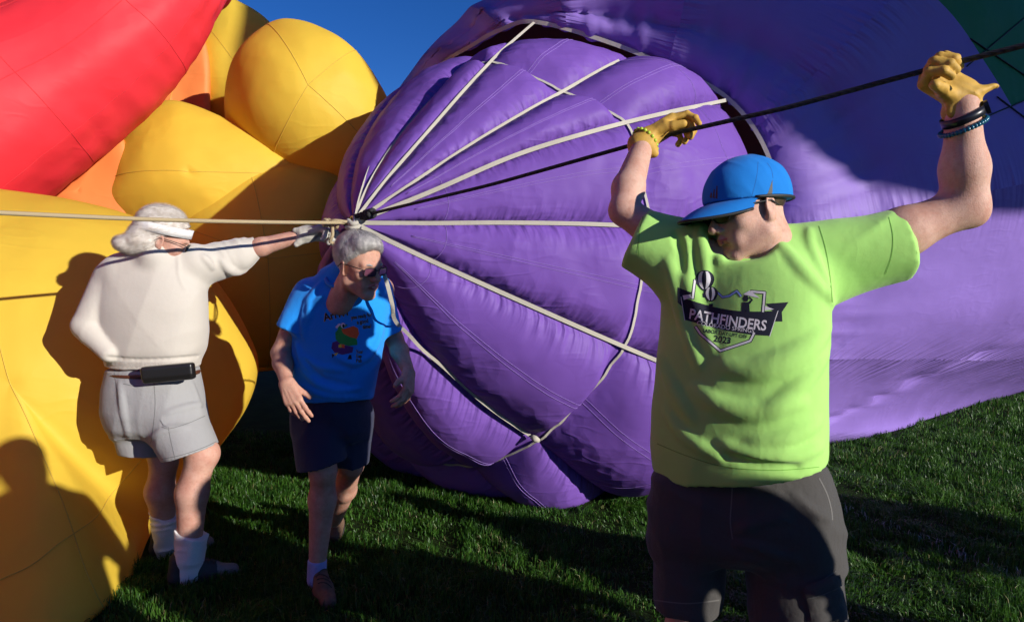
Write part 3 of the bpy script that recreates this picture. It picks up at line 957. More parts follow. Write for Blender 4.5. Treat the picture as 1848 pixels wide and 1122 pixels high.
# ------------------------------------------------------------------ implicit-surface sculpting for people and clothes
class Field:
    def __init__(s, lo, hi, h):
        s.lo, s.h = np.asarray(lo, float), float(h)
        s.n = np.ceil((np.asarray(hi, float) - s.lo) / h).astype(int) + 1
        s.f = np.full(s.n, 1.0, np.float32)
        s.ax = [(s.lo[i] + np.arange(s.n[i]) * h).astype(np.float32) for i in range(3)]

    def block(s, lo, hi):
        a = np.clip(np.floor((np.asarray(lo) - s.lo) / s.h).astype(int), 0, s.n - 1)
        b = np.clip(np.ceil((np.asarray(hi) - s.lo) / s.h).astype(int) + 1, 1, s.n)
        sl = tuple(slice(int(a[i]), int(b[i])) for i in range(3))
        X = s.ax[0][sl[0]][:, None, None]
        Y = s.ax[1][sl[1]][None, :, None]
        Z = s.ax[2][sl[2]][None, None, :]
        return sl, X, Y, Z

    def put(s, lo, hi, fn, k=0.01, op='add'):
        m = k + 4 * s.h
        sl, X, Y, Z = s.block(np.asarray(lo) - m, np.asarray(hi) + m)
        if any(q.stop <= q.start for q in sl):
            return
        a = s.f[sl]
        d = fn(X, Y, Z).astype(np.float32)
        if op == 'add':
            h = np.clip(0.5 + 0.5 * (a - d) / k, 0, 1)
            s.f[sl] = a * (1 - h) + d * h - k * h * (1 - h)
        elif op == 'sub':
            d = -d
            h = np.clip(0.5 - 0.5 * (a - d) / k, 0, 1)
            s.f[sl] = a * (1 - h) + d * h + k * h * (1 - h)
        elif op == 'and':
            s.f[sl] = np.maximum(a, d)

    def cap(s, a, b, ra, rb=None, k=0.01, op='add', flat=None, cuts=()):
        a, b = np.asarray(a, float), np.asarray(b, float)
        rb = ra if rb is None else rb
        ab = b - a
        L2 = float(ab @ ab) + 1e-12

        def fn(X, Y, Z):
            dx, dy, dz = X - a[0], Y - a[1], Z - a[2]
            t = np.clip((dx * ab[0] + dy * ab[1] + dz * ab[2]) / L2, 0, 1)
            qx, qy, qz = dx - t * ab[0], dy - t * ab[1], dz - t * ab[2]
            if flat is not None:
                w_, sc = flat
                w_ = nrm(w_)
                e = (qx * w_[0] + qy * w_[1] + qz * w_[2]) * (1.0 / sc - 1.0)
                qx, qy, qz = qx + e * w_[0], qy + e * w_[1], qz + e * w_[2]
            d = np.sqrt(qx * qx + qy * qy + qz * qz) - (ra + (rb - ra) * t)
            for (p, n) in cuts:
                n = nrm(n)
                d = np.maximum(d, (X - p[0]) * n[0] + (Y - p[1]) * n[1] + (Z - p[2]) * n[2])
            return d
        r = max(ra, rb) * (max(1.0, flat[1]) if flat else 1.0)
        s.put(np.minimum(a, b) - r, np.maximum(a, b) + r, fn, k, op)

    def chain(s, pts, rad, k=0.01, op='add', flat=None, cuts=()):
        for i in range(len(pts) - 1):
            s.cap(pts[i], pts[i + 1], rad[i], rad[i + 1], k, op, flat, cuts)

    def ell(s, c, r, rot=None, k=0.01, op='add'):
        c, r = np.asarray(c, float), np.asarray(r, float)
        Rm = np.eye(3) if rot is None else np.asarray(rot, float)     # columns = axes

        def fn(X, Y, Z):
            d = (X - c[0], Y - c[1], Z - c[2])
            q = [d[0] * Rm[0, i] + d[1] * Rm[1, i] + d[2] * Rm[2, i] for i in range(3)]
            k0 = np.sqrt(sum((q[i] / r[i]) ** 2 for i in range(3)))
            k1 = np.sqrt(sum((q[i] / r[i] ** 2) ** 2 for i in range(3))) + 1e-9
            return k0 * (k0 - 1) / k1
        e = r.max() if rot is not None else r
        s.put(c - e, c + e, fn, k, op)

    def box(s, c, ax, half, r, k=0.01, op='add'):
        """rounded box, ax = columns of axes"""
        c, half = np.asarray(c, float), np.asarray(half, float)

        def fn(X, Y, Z):
            d = (X - c[0], Y - c[1], Z - c[2])
            q = [np.abs(d[0] * ax[0][i] + d[1] * ax[1][i] + d[2] * ax[2][i]) - (half[i] - r) for i in range(3)]
            o = np.sqrt(sum(np.maximum(v, 0) ** 2 for v in q))
            return o + np.minimum(np.maximum(np.maximum(q[0], q[1]), q[2]), 0) - r
        e = np.linalg.norm(half)
        s.put(c - e, c + e, fn, k, op)

    def zloft(s, keys, k=0.02, yaw=0.0, cuts=()):
        """stacked ovals: rows of (z, cx, cy, rx, ry, power)"""
        keys = np.array(sorted(keys))
        z0, z1 = keys[0, 0], keys[-1, 0]
        zz = np.linspace(z0, z1, 200)
        cols = []
        for j in range(1, 6):
            y = np.interp(zz, keys[:, 0], keys[:, j])
            y = np.convolve(np.pad(y, 9, 'edge'), np.ones(19) / 19, 'valid')
            cols.append(y)

        def fn(X, Y, Z):
            cx, cy, rx, ry, n = [np.interp(Z, zz, c) for c in cols]
            ca, sa = math.cos(yaw), math.sin(yaw)
            dx, dy = (X - cx) * ca + (Y - cy) * sa, -(X - cx) * sa + (Y - cy) * ca
            q = (np.abs(dx / rx) ** n + np.abs(dy / ry) ** n) ** (1.0 / n)
            d = (q - 1) * np.minimum(rx, ry)
            d = np.maximum(d, np.maximum(z0 - Z, Z - z1))
            for (p, nn) in cuts:
                nn = nrm(nn)
                d = np.maximum(d, (X - p[0]) * nn[0] + (Y - p[1]) * nn[1] + (Z - p[2]) * nn[2])
            return d
        rx = ry = max(keys[:, 3].max(), keys[:, 4].max())
        s.put((keys[:, 1].min() - rx, keys[:, 2].min() - ry, z0), (keys[:, 1].max() + rx, keys[:, 2].max() + ry, z1), fn, k)

    def cut(s, p, n):
        n = nrm(n)
        X, Y, Z = s.ax[0][:, None, None], s.ax[1][None, :, None], s.ax[2][None, None, :]
        s.f = np.maximum(s.f, ((X - p[0]) * n[0] + (Y - p[1]) * n[1] + (Z - p[2]) * n[2]).astype(np.float32))

    def ripple(s, amp, along, across, freq, stretch=4.0, seed=0.0, mask=None):
        """soft cloth folds running along one direction"""
        a = nrm(along)
        c = nrm(np.asarray(across, float) - a * np.dot(a, across))
        e = np.cross(a, c)
        X, Y, Z = s.ax[0][:, None, None], s.ax[1][None, :, None], s.ax[2][None, None, :]
        u = (X * a[0] + Y * a[1] + Z * a[2]) * freq / stretch + seed
        v = (X * c[0] + Y * c[1] + Z * c[2]) * freq + seed * 2.3
        w_ = (X * e[0] + Y * e[1] + Z * e[2]) * freq * 0.5
        n = vnoise(u, v, w_)
        n = 1 - 2 * np.abs(n) ** 0.8
        if mask is not None:
            n = n * mask(X, Y, Z)
        s.f = s.f - (amp * n).astype(np.float32)

    def tri(s, p):
        q = np.clip((np.atleast_2d(p) - s.lo) / s.h, 0, s.n - 1.001)
        i = q.astype(int)
        f = q - i
        o = 0
        for a in (0, 1):
            for b in (0, 1):
                for c in (0, 1):
                    w_ = (f[:, 0] if a else 1 - f[:, 0]) * (f[:, 1] if b else 1 - f[:, 1]) * (f[:, 2] if c else 1 - f[:, 2])
                    o = o + w_ * s.f[i[:, 0] + a, i[:, 1] + b, i[:, 2] + c]
        return o

    def hit(s, px, py):
        d = nrm(ray(px, py))
        t = np.arange(0.8, 5.0, s.h * 0.5)
        p = CAMP + t[:, None] * d
        ok = np.all((p >= s.lo) & (p <= s.lo + (s.n - 1) * s.h), axis=1)
        if not ok.any():
            return None, None
        v = np.full(len(t), 1.0)
        v[ok] = s.tri(p[ok])
        if not (v < 0).any():
            return None, None
        j = max(1, int(np.argmax(v < 0)))
        k = v[j - 1] / (v[j - 1] - v[j]) if v[j - 1] < 0.9 else 1.0
        x = p[j - 1] + (p[j] - p[j - 1]) * k
        e = s.h * 1.5
        g = np.array([float(s.tri(x + e * u)[0] - s.tri(x - e * u)[0]) for u in np.eye(3)])
        return x, nrm(g)

    def fold(s, pix, r=0.014, hgt=0.006, k=0.018, sign=1, taper=True):
        k = k * 0.6
        """a raised fold (sign 1) or a crease (sign -1) drawn over the cloth"""
        pts = []
        for q in catmull([(a, b, 0) for a, b in pix], max(8, 4 * len(pix)))[:, :2]:
            p, n = s.hit(*q)
            if p is None:
                continue
            pts.append(p + n * ((hgt - r) if sign > 0 else (r - hgt)))
        if len(pts) < 2:
            return
        m = len(pts)
        rad = [r * (0.45 + 0.55 * math.sin(math.pi * (i + 0.5) / m)) if taper else r for i in range(m)]
        if sign > 0:
            s.chain(pts, rad, k)
        else:
            s.chain(pts, rad, k, 'sub')

    def mesh(s, smooth=1):
        f = s.f
        ins = f < 0
        nx, ny, nz = f.shape
        cnt = np.zeros((nx - 1, ny - 1, nz - 1), np.int8)
        cs = [(a, b, c) for a in (0, 1) for b in (0, 1) for c in (0, 1)]
        for a, b, c in cs:
            cnt += ins[a:nx - 1 + a, b:ny - 1 + b, c:nz - 1 + c]
        act = (cnt > 0) & (cnt < 8)
        idx = np.full(act.shape, -1, np.int64)
        ids = np.argwhere(act)
        idx[act] = np.arange(len(ids))
        val = {}
        for c in cs:
            val[c] = f[ids[:, 0] + c[0], ids[:, 1] + c[1], ids[:, 2] + c[2]].astype(float)
        acc = np.zeros((len(ids), 3))
        num = np.zeros(len(ids))
        for i, c0 in enumerate(cs):
            for c1 in cs[i + 1:]:
                if sum(abs(c0[j] - c1[j]) for j in range(3)) != 1:
                    continue
                f0, f1 = val[c0], val[c1]
                m = (f0 < 0) != (f1 < 0)
                t = np.where(m, f0 / np.where(m, f0 - f1, 1), 0)
                p = np.array(c0)[None] + t[:, None] * (np.array(c1) - np.array(c0))[None]
                acc += np.where(m[:, None], p, 0)
                num += m
        V_ = s.lo + (ids + acc / num[:, None]) * s.h
        quads = []
        for axs in range(3):
            o = [1, 1, 1]; o[axs] = 0
            sl0 = [slice(1, n - 1) for n in (nx, ny, nz)]
            sl0[axs] = slice(0, (nx, ny, nz)[axs] - 1)
            sl1 = list(sl0); sl1[axs] = slice(1, (nx, ny, nz)[axs])
            a, b = ins[tuple(sl0)], ins[tuple(sl1)]
            e = np.argwhere(a != b)
            fl = a[tuple(e.T)]
            base = e.copy()
            for j in range(3):
                if j != axs:
                    base[:, j] += 1
            j1, j2 = [(1, 2), (2, 0), (0, 1)][axs]
            d1 = np.zeros(3, int); d1[j1] = 1
            d2 = np.zeros(3, int); d2[j2] = 1
            c00, c10, c11, c01 = base - d1 - d2, base - d2, base, base - d1
            q = np.stack([idx[tuple(c.T)] for c in (c00, c10, c11, c01)], 1)
            q = np.where(fl[:, None], q, q[:, ::-1])
            quads.append(q)
        Q = np.concatenate(quads)
        Q = Q[(Q >= 0).all(1)]
        for _ in range(smooth):
            E = np.concatenate([Q[:, [0, 1]], Q[:, [1, 2]], Q[:, [2, 3]], Q[:, [3, 0]]])
            sm = np.zeros_like(V_); ct = np.zeros(len(V_))
            for a_, b_ in ((0, 1), (1, 0)):
                np.add.at(sm, E[:, a_], V_[E[:, b_]])
                np.add.at(ct, E[:, a_], 1)
            V_ = 0.5 * V_ + 0.5 * sm / np.maximum(ct, 1)[:, None]
        return V_, Q


def qjoin(parts):
    vs, qs, n = [], [], 0
    for v, q in parts:
        vs.append(v); qs.append(q + n); n += len(v)
    return np.concatenate(vs), np.concatenate(qs)


def frame(fwd, up):
    f = nrm(fwd)
    u = nrm(np.asarray(up, float) - f * np.dot(f, up))
    r = np.cross(f, u)
    return np.stack([r, f, u], 1)          # columns: right, forward, up


def to_world(v, C, M):
    return np.asarray(C)[None] + np.asarray(v) @ M.T


def hand_prims(F, wrist, ydir, palm, side, curls, scale=1.0, fat=0.0, thumb=(0.55, 0.75, -0.25), spread=0.12, thumb_curl=0.35, kf=0.004):
    """five separate jointed fingers on a palm; side = +1/-1 puts the thumb along +/- (y x back)"""
    y = nrm(ydir)
    z = -nrm(np.asarray(palm, float) - y * np.dot(palm, y))
    x = np.cross(y, z) * side
    W = lambda a, b, c: np.asarray(wrist) + (x * a + y * b + z * c) * scale
    Dv = lambda a, b, c: nrm(x * a + y * b + z * c)
    bx = (0.029, 0.010, -0.010, -0.028)
    by = (0.088, 0.093, 0.088, 0.079)
    ln = ((0.042, 0.026, 0.021), (0.046, 0.030, 0.022), (0.043, 0.027, 0.021), (0.033, 0.021, 0.018))
    rr = (0.0098, 0.0102, 0.0096, 0.0084)
    for i in range(4):
        F.cap(W(bx[i] * 0.55, 0.0, 0), W(bx[i], by[i], 0), (0.019 + fat) * scale, (0.0125 + fat) * scale, 0.012 * scale)
    F.cap(W(0.020, 0.018, -0.008), W(0.036, 0.052, -0.016), (0.016 + fat) * scale, (0.012 + fat) * scale, 0.012 * scale)
    # fingers
    for i in range(4):
        p = W(bx[i], by[i], 0)
        ang = 0.0
        d0 = (bx[i] / 0.03) * spread
        for j in range(3):
            ang += curls[i][j]
            d = Dv(math.sin(d0) * math.cos(ang), math.cos(d0) * math.cos(ang), -math.sin(ang))
            q = p + d * ln[i][j] * scale
            r0 = (rr[i] + fat - 0.0008 * j) * scale
            F.cap(p, q, r0, r0 - 0.0008 * scale, kf * scale)
            F.ell(p, np.full(3, r0 * 1.04), k=kf * scale)
            p = q
    # thumb
    t = nrm(thumb)
    p = W(0.030, 0.040, -0.014)
    d = Dv(*t)
    q = p + d * 0.034 * scale
    F.cap(p, q, (0.0125 + fat) * scale, (0.0108 + fat) * scale, 0.007 * scale)
    t2 = nrm((t[0] - thumb_curl, t[1] + 0.1, t[2] - 0.2 * thumb_curl))
    e = q + Dv(*t2) * 0.028 * scale
    F.cap(q, e, (0.0112 + fat) * scale, (0.0092 + fat) * scale, 0.005 * scale)


def build_head(open_mouth=False, jaw=1.0, neck_to=(0, -0.045, -0.17), neck_r=0.058, stern=0.0, h=0.0028):
    """a head about 25 cm tall in its own frame: x right, y forward, z up, origin between the ears"""
    F = Field((-0.11, -0.15, -0.22), (0.11, 0.15, 0.16), h)
    F.ell((0, -0.014, 0.048), (0.076, 0.097, 0.082), k=0.01)
    F.ell((0, 0.030, -0.012), (0.064 * jaw, 0.066, 0.092), k=0.03)
    for s in (-1, 1):
        F.cap((s * 0.052 * jaw, 0.002, -0.062), (s * 0.016, 0.070, -0.104), 0.022, 0.018, 0.025)      # jawline
        F.ell((s * 0.041, 0.058, -0.020), (0.023, 0.022, 0.020), k=0.02)                                # cheekbone
        F.ell((s * 0.026, 0.068, -0.062), (0.020, 0.018, 0.024), k=0.018)                               # cheek beside mouth
        F.cap((s * 0.044, 0.072, 0.022), (s * 0.012, 0.088, 0.020), 0.011, 0.010, 0.014)                # brow
    F.ell((0, 0.074, -0.104), (0.022, 0.020, 0.019), k=0.015)                                           # chin
    for s in (-1, 1):
        F.ell((s * 0.031, 0.100, 0.003), (0.019, 0.022, 0.013), k=0.012, op='sub')                      # eye sockets
        F.ell((s * 0.031, 0.073, 0.002), (0.0135, 0.0135, 0.0125), k=0.003)                             # eyelid over the ball
        F.cap((s * 0.018, 0.082, -0.008), (s * 0.044, 0.072, -0.008), 0.006, 0.005, 0.006)              # lower lid
    F.cap((0, 0.088, 0.012), (0, 0.112, -0.026), 0.0085, 0.0115, 0.010)                                  # nose
    F.ell((0, 0.114, -0.031), (0.012, 0.010, 0.0095), k=0.006)
    for s in (-1, 1):
        F.ell((s * 0.0125, 0.102, -0.034), (0.0078, 0.010, 0.0075), k=0.005)
        F.ell((s * 0.007, 0.110, -0.0415), (0.0035, 0.005, 0.003), k=0.003, op='sub')
    F.cap((0, 0.092, -0.045), (0, 0.094, -0.052), 0.006, 0.006, 0.010)
    if open_mouth:
        F.ell((0, 0.092, -0.066), (0.020, 0.020, 0.011), k=0.004, op='sub')
        dz = 0.006
    else:
        dz = 0.0
    for s in (-1, 1):
        F.cap((0, 0.0985, -0.0575 + dz * 0.4), (s * 0.022, 0.088, -0.063), 0.0052, 0.003, 0.006)         # upper lip
        F.cap((0, 0.0965, -0.0685 - dz), (s * 0.021, 0.087, -0.064), 0.006, 0.003, 0.006)                # lower lip
    if not open_mouth:
        F.cap((-0.022, 0.096, -0.0632), (0.022, 0.096, -0.0632), 0.0018, 0.0018, 0.003, 'sub')
    F.cap((-0.014, 0.096, -0.081), (0.014, 0.096, -0.081), 0.006, 0.006, 0.010, 'sub')                   # under the lip
    # ears
    for s in (-1, 1):
        rot = frame(nrm((s * 0.35, 1, 0)), (0, -0.18, 1))
        F.ell((s * 0.080, -0.010, -0.002), (0.007, 0.019, 0.033), rot, 0.008)
        F.ell((s * 0.089, -0.008, 0.004), (0.006, 0.011, 0.020), rot, 0.004, 'sub')
        F.ell((s * 0.077, -0.002, -0.028), (0.006, 0.008, 0.009), k=0.006)
    F.cap((0, -0.022, -0.04), neck_to, neck_r * 0.98, neck_r * 1.08, 0.03)
    for s in (-1, 1):
        F.cap((s * 0.05, -0.01, -0.06), (s * 0.015, neck_to[1] + 0.048, neck_to[2]), 0.014, 0.012, 0.02)                   # neck muscles
    return F.mesh(1)


def strands(surf_v, surf_n, whorl, n, length, width, lift, rng, bend=0.0, wave=0.0, down=0.3, droop=(0, 0, -1), comb=None):
    """fine ribbons of hair combed over a scalp shell (local space)"""
    kd = None
    from mathutils.kdtree import KDTree
    kd = KDTree(len(surf_v))
    for i, p in enumerate(surf_v):
        kd.insert(p, i)
    kd.balance()
    vs, fs = [], []
    pick = rng.integers(0, len(surf_v), n)
    for i in pick:
        p = surf_v[i].copy()
        nn = surf_n[i]
        L = length * rng.uniform(0.6, 1.25)
        seg = 6
        base = len(vs)
        d = nrm(p - np.asarray(whorl)) + nrm(droop) * down
        if comb is not None:
            d = d * 0.45 + np.asarray(comb(p))
        d = d + rng.normal(0, 0.18, 3)
        ph = rng.uniform(0, 6.28)
        off = lift * rng.uniform(0.2, 1.3)
        for k in range(seg + 1):
            d = nrm(d - nn * np.dot(d, nn))
            sd = nrm(np.cross(d, nn))
            ww = width * (1 - 0.75 * k / seg)
            q = p + nn * (off * (0.3 + k / seg)) + sd * wave * math.sin(ph + k * 1.1) * (k / seg)
            vs.append(q - sd * ww); vs.append(q + sd * ww)
            p = p + d * L / seg
            (co, j, dist) = kd.find(p)
            nn = surf_n[j]
            sdist = np.dot(p - surf_v[j], nn)
            p = p - nn * min(0.0, sdist) - nn * max(0, sdist) * 0.6
            d = d + nrm(droop) * down * 0.4 + sd * bend * 0.3
        for k in range(seg):
            a = base + 2 * k
            fs.append([a, a + 1, a + 3, a + 2])
    return np.array(vs), fs


def vnormals(v, q):
    a = v[q[:, 2]] - v[q[:, 0]]
    b = v[q[:, 3]] - v[q[:, 1]]
    fn = np.cross(a, b)
    n = np.zeros_like(v)
    for j in range(4):
        np.add.at(n, q[:, j], fn)
    return n / (np.linalg.norm(n, axis=1)[:, None] + 1e-12)


def bvh_of(v, q):
    return BVHTree.FromPolygons([Vector(p) for p in v], q.tolist())


def on_surface(bv, px, py, lift=0.002):
    d = Vector(ray(px, py)).normalized()
    h = bv.ray_cast(Vector(CAMP), d)
    if h[0] is None:
        return None
    n = h[1]
    if n.dot(d) > 0:
        n = -n
    return np.array(h[0] + n * lift)


def print_poly(name, bv, polys, mat, parent, lift=0.002, step=3.2):
    """flat ink on cloth: polygons given where they lie on the shirt, laid onto its surface"""
    bm = bmesh.new()
    for poly in polys:
        vs = [bm.verts.new((x, y, 0)) for x, y in poly]
        try:
            bm.faces.new(vs)
        except ValueError:
            pass
    return lay_print(name, bm, bv, mat, parent, lift, step)


def lay_print(name, bm, bv, mat, parent, lift, step):
    bmesh.ops.triangulate(bm, faces=bm.faces[:])
    for _ in range(5):
        es = [e for e in bm.edges if e.calc_length() > step]
        if not es:
            break
        bmesh.ops.subdivide_edges(bm, edges=es, cuts=1, use_grid_fill=False)
        bmesh.ops.triangulate(bm, faces=[f for f in bm.faces if len(f.verts) > 3])
    bad = []
    for v in bm.verts:
        p = on_surface(bv, v.co.x, v.co.y, lift * 0.2)
        if p is None:
            bad.append(v)
        else:
            v.co = Vector(p)
    if bad:
        bmesh.ops.delete(bm, geom=bad, context='VERTS')
    bm.verts.index_update()
    v = np.array([x.co[:] for x in bm.verts])
    f = [[x.index for x in q.verts] for q in bm.faces]
    bm.free()
    if len(f):
        return mk(name, v, f, mat, parent)


def print_text(name, text, bv, org, size, mat, parent, ang=0.0, sx=1.0, bold=0.0, lift=0.0035, bend=0.0, step=5.0):
    cu = bpy.data.curves.new('lettering', 'FONT')
    cu.body = text
    cu.size = 1.0
    cu.offset = bold
    cu.align_x = 'CENTER'
    cu.resolution_u = 3
    ob = bpy.data.objects.new('lettering', cu)
    COL.objects.link(ob)
    bpy.context.view_layer.update()
    me = ob.to_mesh()
    bm = bmesh.new()
    bm.from_mesh(me)
    ob.to_mesh_clear()
    bpy.data.objects.remove(ob)
    bpy.data.curves.remove(cu)
    ca, sa = math.cos(ang), math.sin(ang)
    for v in bm.verts:
        x, y = v.co.x * size * sx, -v.co.y * size
        y += bend * x * x
        v.co = Vector((org[0] + x * ca - y * sa, org[1] + x * sa + y * ca, 0))
    return lay_print(name, bm, bv, mat, parent, lift, step)


def zc(py, Y):
    return P(924, py, Y)[2]


def oval_keys(rows, n=2.4):
    """rows of (py, x_left, x_right, Y, depth radius) -> zloft keys"""
    out = []
    for py, xl, xr, Y, ry in rows:
        a, b = P(xl, py, Y), P(xr, py, Y)
        out.append((a[2], (a[0] + b[0]) / 2, Y, (b[0] - a[0]) / 2, ry, n))
    return out
# ------------------------------------------------------------------ people
SKIN_A = skin_mat('fair_skin_ruddy', (0.60, 0.375, 0.285), (0.50, 0.265, 0.19))
SKIN_B = skin_mat('fair_skin_tanned', (0.54, 0.31, 0.22), (0.44, 0.205, 0.14))
SKIN_C = skin_mat('fair_skin', (0.56, 0.33, 0.25), (0.48, 0.235, 0.17))
M_LIP = plain_mat('lip_skin', (0.40, 0.12, 0.10), rough=0.4, var=0.1)
M_TEETH = plain_mat('teeth', (0.72, 0.66, 0.54), rough=0.3, var=0.05)
M_LIME = cloth_mat('lime_jersey', (0.36, 0.67, 0.16), scale=45, strength=0.2, dist=0.006, var=0.06, weave=1200)
M_LIME_RIB = cloth_mat('lime_rib_knit', (0.31, 0.62, 0.11), scale=160, strength=0.4, dist=0.003, var=0.08)
M_BLUE = cloth_mat('royal_blue_jersey', (0.012, 0.27, 0.80), scale=45, strength=0.2, dist=0.006, var=0.06, weave=1200)
M_BLUE_RIB = cloth_mat('royal_blue_rib_knit', (0.009, 0.21, 0.66), scale=160, strength=0.4, dist=0.003, var=0.08)
M_SWEAT = cloth_mat('oatmeal_fleece', (0.52, 0.48, 0.42), crease=2.0, scale=55, strength=0.14, dist=0.006, var=0.05, weave=700, sheen=0.3)
M_SWEAT_RIB = cloth_mat('oatmeal_rib_knit', (0.48, 0.44, 0.385), scale=190, strength=0.5, dist=0.004, var=0.06)
M_GREYS = cloth_mat('pale_grey_cotton', (0.31, 0.31, 0.31), scale=70, strength=0.3, dist=0.005, var=0.07, weave=1100)
M_CHAR = cloth_mat('charcoal_cotton', (0.055, 0.052, 0.049), scale=70, strength=0.35, dist=0.006, var=0.10, weave=1100)
M_NAVY = cloth_mat('navy_cotton', (0.022, 0.026, 0.055), scale=70, strength=0.3, dist=0.006, var=0.10, weave=1100)
M_SEAM_GREY = cloth_mat('grey_topstitch', (0.17, 0.17, 0.17), scale=200, strength=0.4, dist=0.002)
M_SEAM_CHAR = cloth_mat('charcoal_topstitch', (0.12, 0.115, 0.108), scale=200, strength=0.4, dist=0.002)
M_SOCK = cloth_mat('white_terry', (0.74, 0.73, 0.71), scale=240, strength=0.6, dist=0.004, var=0.08)
M_SOCK_BLUE = cloth_mat('pale_blue_sock', (0.30, 0.33, 0.62), scale=240, strength=0.6, dist=0.004, var=0.08)
M_CAP = cloth_mat('bright_blue_microfibre', (0.012, 0.18, 0.56), rough=0.85, spec=0.12, crease=2.5, scale=40, strength=0.2, dist=0.003, var=0.05, sheen=0.05)
M_BLACK = plain_mat('black_trim', (0.012, 0.012, 0.013), rough=0.6, var=0.2)
M_CAP_SEAM = cloth_mat('cap_seam_thread', (0.008, 0.09, 0.32), scale=200)
M_LIME_ST = cloth_mat('lime_stitching', (0.17, 0.40, 0.06), scale=200)
M_LOGO = plain_mat('dark_emblem_print', (0.02, 0.012, 0.02), rough=0.6)
M_GLOVE = plain_mat('tan_deerskin', (0.52, 0.31, 0.055), rough=0.62, var=0.25, scale=40, bump=0.35, dist=0.006, spec=0.3)
M_GLOVE_CUFF = plain_mat('tan_deerskin_cuff', (0.55, 0.34, 0.07), rough=0.65, var=0.2, scale=60, bump=0.3, dist=0.004, spec=0.3)
M_GLOVE_W = plain_mat('grey_white_leather', (0.46, 0.44, 0.38), rough=0.7, var=0.4, scale=45, bump=0.4, dist=0.006, spec=0.3)
M_BEAD_T = plain_mat('teal_beads', (0.012, 0.10, 0.16), rough=0.2, var=0.2)
M_BEAD_G = plain_mat('lime_beads', (0.36, 0.48, 0.03), rough=0.3, var=0.2)
M_WATCH = plain_mat('black_silicone', (0.012, 0.013, 0.02), rough=0.35)
M_WATCH_F = plain_mat('watch_glass', (0.01, 0.012, 0.02), rough=0.08, spec=0.8)
M_STEEL = plain_mat('steel', (0.5, 0.5, 0.5), rough=0.3, metal=1.0)
M_LEATHER = plain_mat('black_leather', (0.014, 0.013, 0.013), rough=0.32, spec=0.6, scale=120, bump=0.3, dist=0.002)
M_BELT = plain_mat('brown_belt', (0.10, 0.035, 0.018), rough=0.5)
M_BOOT = plain_mat('brown_suede', (0.13, 0.075, 0.045), rough=0.85, var=0.35, scale=60, bump=0.5, dist=0.005)
M_BOOT_D = plain_mat('black_shoe', (0.03, 0.03, 0.032), rough=0.7, var=0.3, scale=60, bump=0.4, dist=0.004)
M_SOLE = plain_mat('rubber_sole', (0.03, 0.028, 0.026), rough=0.8)
M_TOE = plain_mat('worn_grey_toe', (0.20, 0.18, 0.165), rough=0.85, var=0.3)
M_LACE = plain_mat('brown_lace', (0.07, 0.05, 0.035), rough=0.9)
M_LENS = plain_mat('rose_lens', (0.13, 0.045, 0.075), rough=0.05, spec=0.9)
M_LENS_B = plain_mat('black_lens', (0.006, 0.006, 0.007), rough=0.35, spec=0.25)
M_WHITE_INK = plain_mat('white_ink', (0.70, 0.68, 0.70), rough=0.7, spec=0.2)
M_NAVY_INK = plain_mat('navy_ink', (0.018, 0.020, 0.035), rough=0.7, spec=0.2)
M_SKY_INK = plain_mat('pale_blue_ink', (0.25, 0.36, 0.68), rough=0.7, spec=0.2)
M_GOLD_INK = plain_mat('gold_ink', (0.40, 0.24, 0.02), rough=0.6, spec=0.2)
M_BLACK_INK = plain_mat('black_ink', (0.012, 0.012, 0.014), rough=0.6, spec=0.2)
M_GREEN_INK = plain_mat('green_ink', (0.03, 0.30, 0.06), rough=0.6, spec=0.2)
M_ORANGE_INK = plain_mat('orange_ink', (0.75, 0.12, 0.03), rough=0.6, spec=0.2)
M_YELLOW_INK = plain_mat('yellow_ink', (0.65, 0.50, 0.03), rough=0.6, spec=0.2)
M_PURPLE_INK = plain_mat('purple_ink', (0.09, 0.03, 0.16), rough=0.6, spec=0.2)


def hair_mat(name, a, b_):
    m, t, N, L, b = new_mat(name)
    b.inputs['Roughness'].default_value = 0.42
    b.inputs['Specular IOR Level'].default_value = 0.45
    tc = N.new('ShaderNodeTexCoord')
    n = N.new('ShaderNodeTexNoise'); n.inputs['Scale'].default_value = 55; n.inputs['Detail'].default_value = 5
    L.new(tc.outputs['Object'], n.inputs['Vector'])
    rp = N.new('ShaderNodeValToRGB')
    rp.color_ramp.elements[0].position = 0.35; rp.color_ramp.elements[0].color = (*a, 1)
    rp.color_ramp.elements[1].position = 0.65; rp.color_ramp.elements[1].color = (*b_, 1)
    L.new(n.outputs['Fac'], rp.inputs[0]); L.new(rp.outputs[0], b.inputs['Base Color'])
    return m


M_HAIR_GREY = hair_mat('silver_hair', (0.24, 0.22, 0.21), (0.30, 0.28, 0.265))
M_STRAND_GREY = hair_mat('silver_strands', (0.42, 0.40, 0.38), (0.62, 0.59, 0.56))
M_HAIR_WHITE = hair_mat('white_hair', (0.42, 0.36, 0.29), (0.50, 0.44, 0.37))
M_STRAND_WHITE = hair_mat('white_strands', (0.60, 0.53, 0.45), (0.78, 0.73, 0.67))
M_HAIR_BROWN = hair_mat('short_brown_hair', (0.03, 0.018, 0.012), (0.07, 0.04, 0.025))


def stripline(name, bv, pix, width, mat, parent, lift=0.0015, n=24):
    """a narrow strip (seam, hem, topstitch) laid on cloth"""
    q = catmull([(x, y, 0) for x, y in pix], n)[:, :2]
    T = np.gradient(q, axis=0)
    T /= np.linalg.norm(T, axis=1)[:, None] + 1e-9
    S = np.stack([-T[:, 1], T[:, 0]], 1) * width / 2
    polys = []
    for i in range(n - 1):
        polys.append([tuple(q[i] - S[i]), tuple(q[i] + S[i]), tuple(q[i + 1] + S[i + 1]), tuple(q[i + 1] - S[i + 1])])
    return print_poly(name, bv, polys, mat, parent, lift, step=9.0)


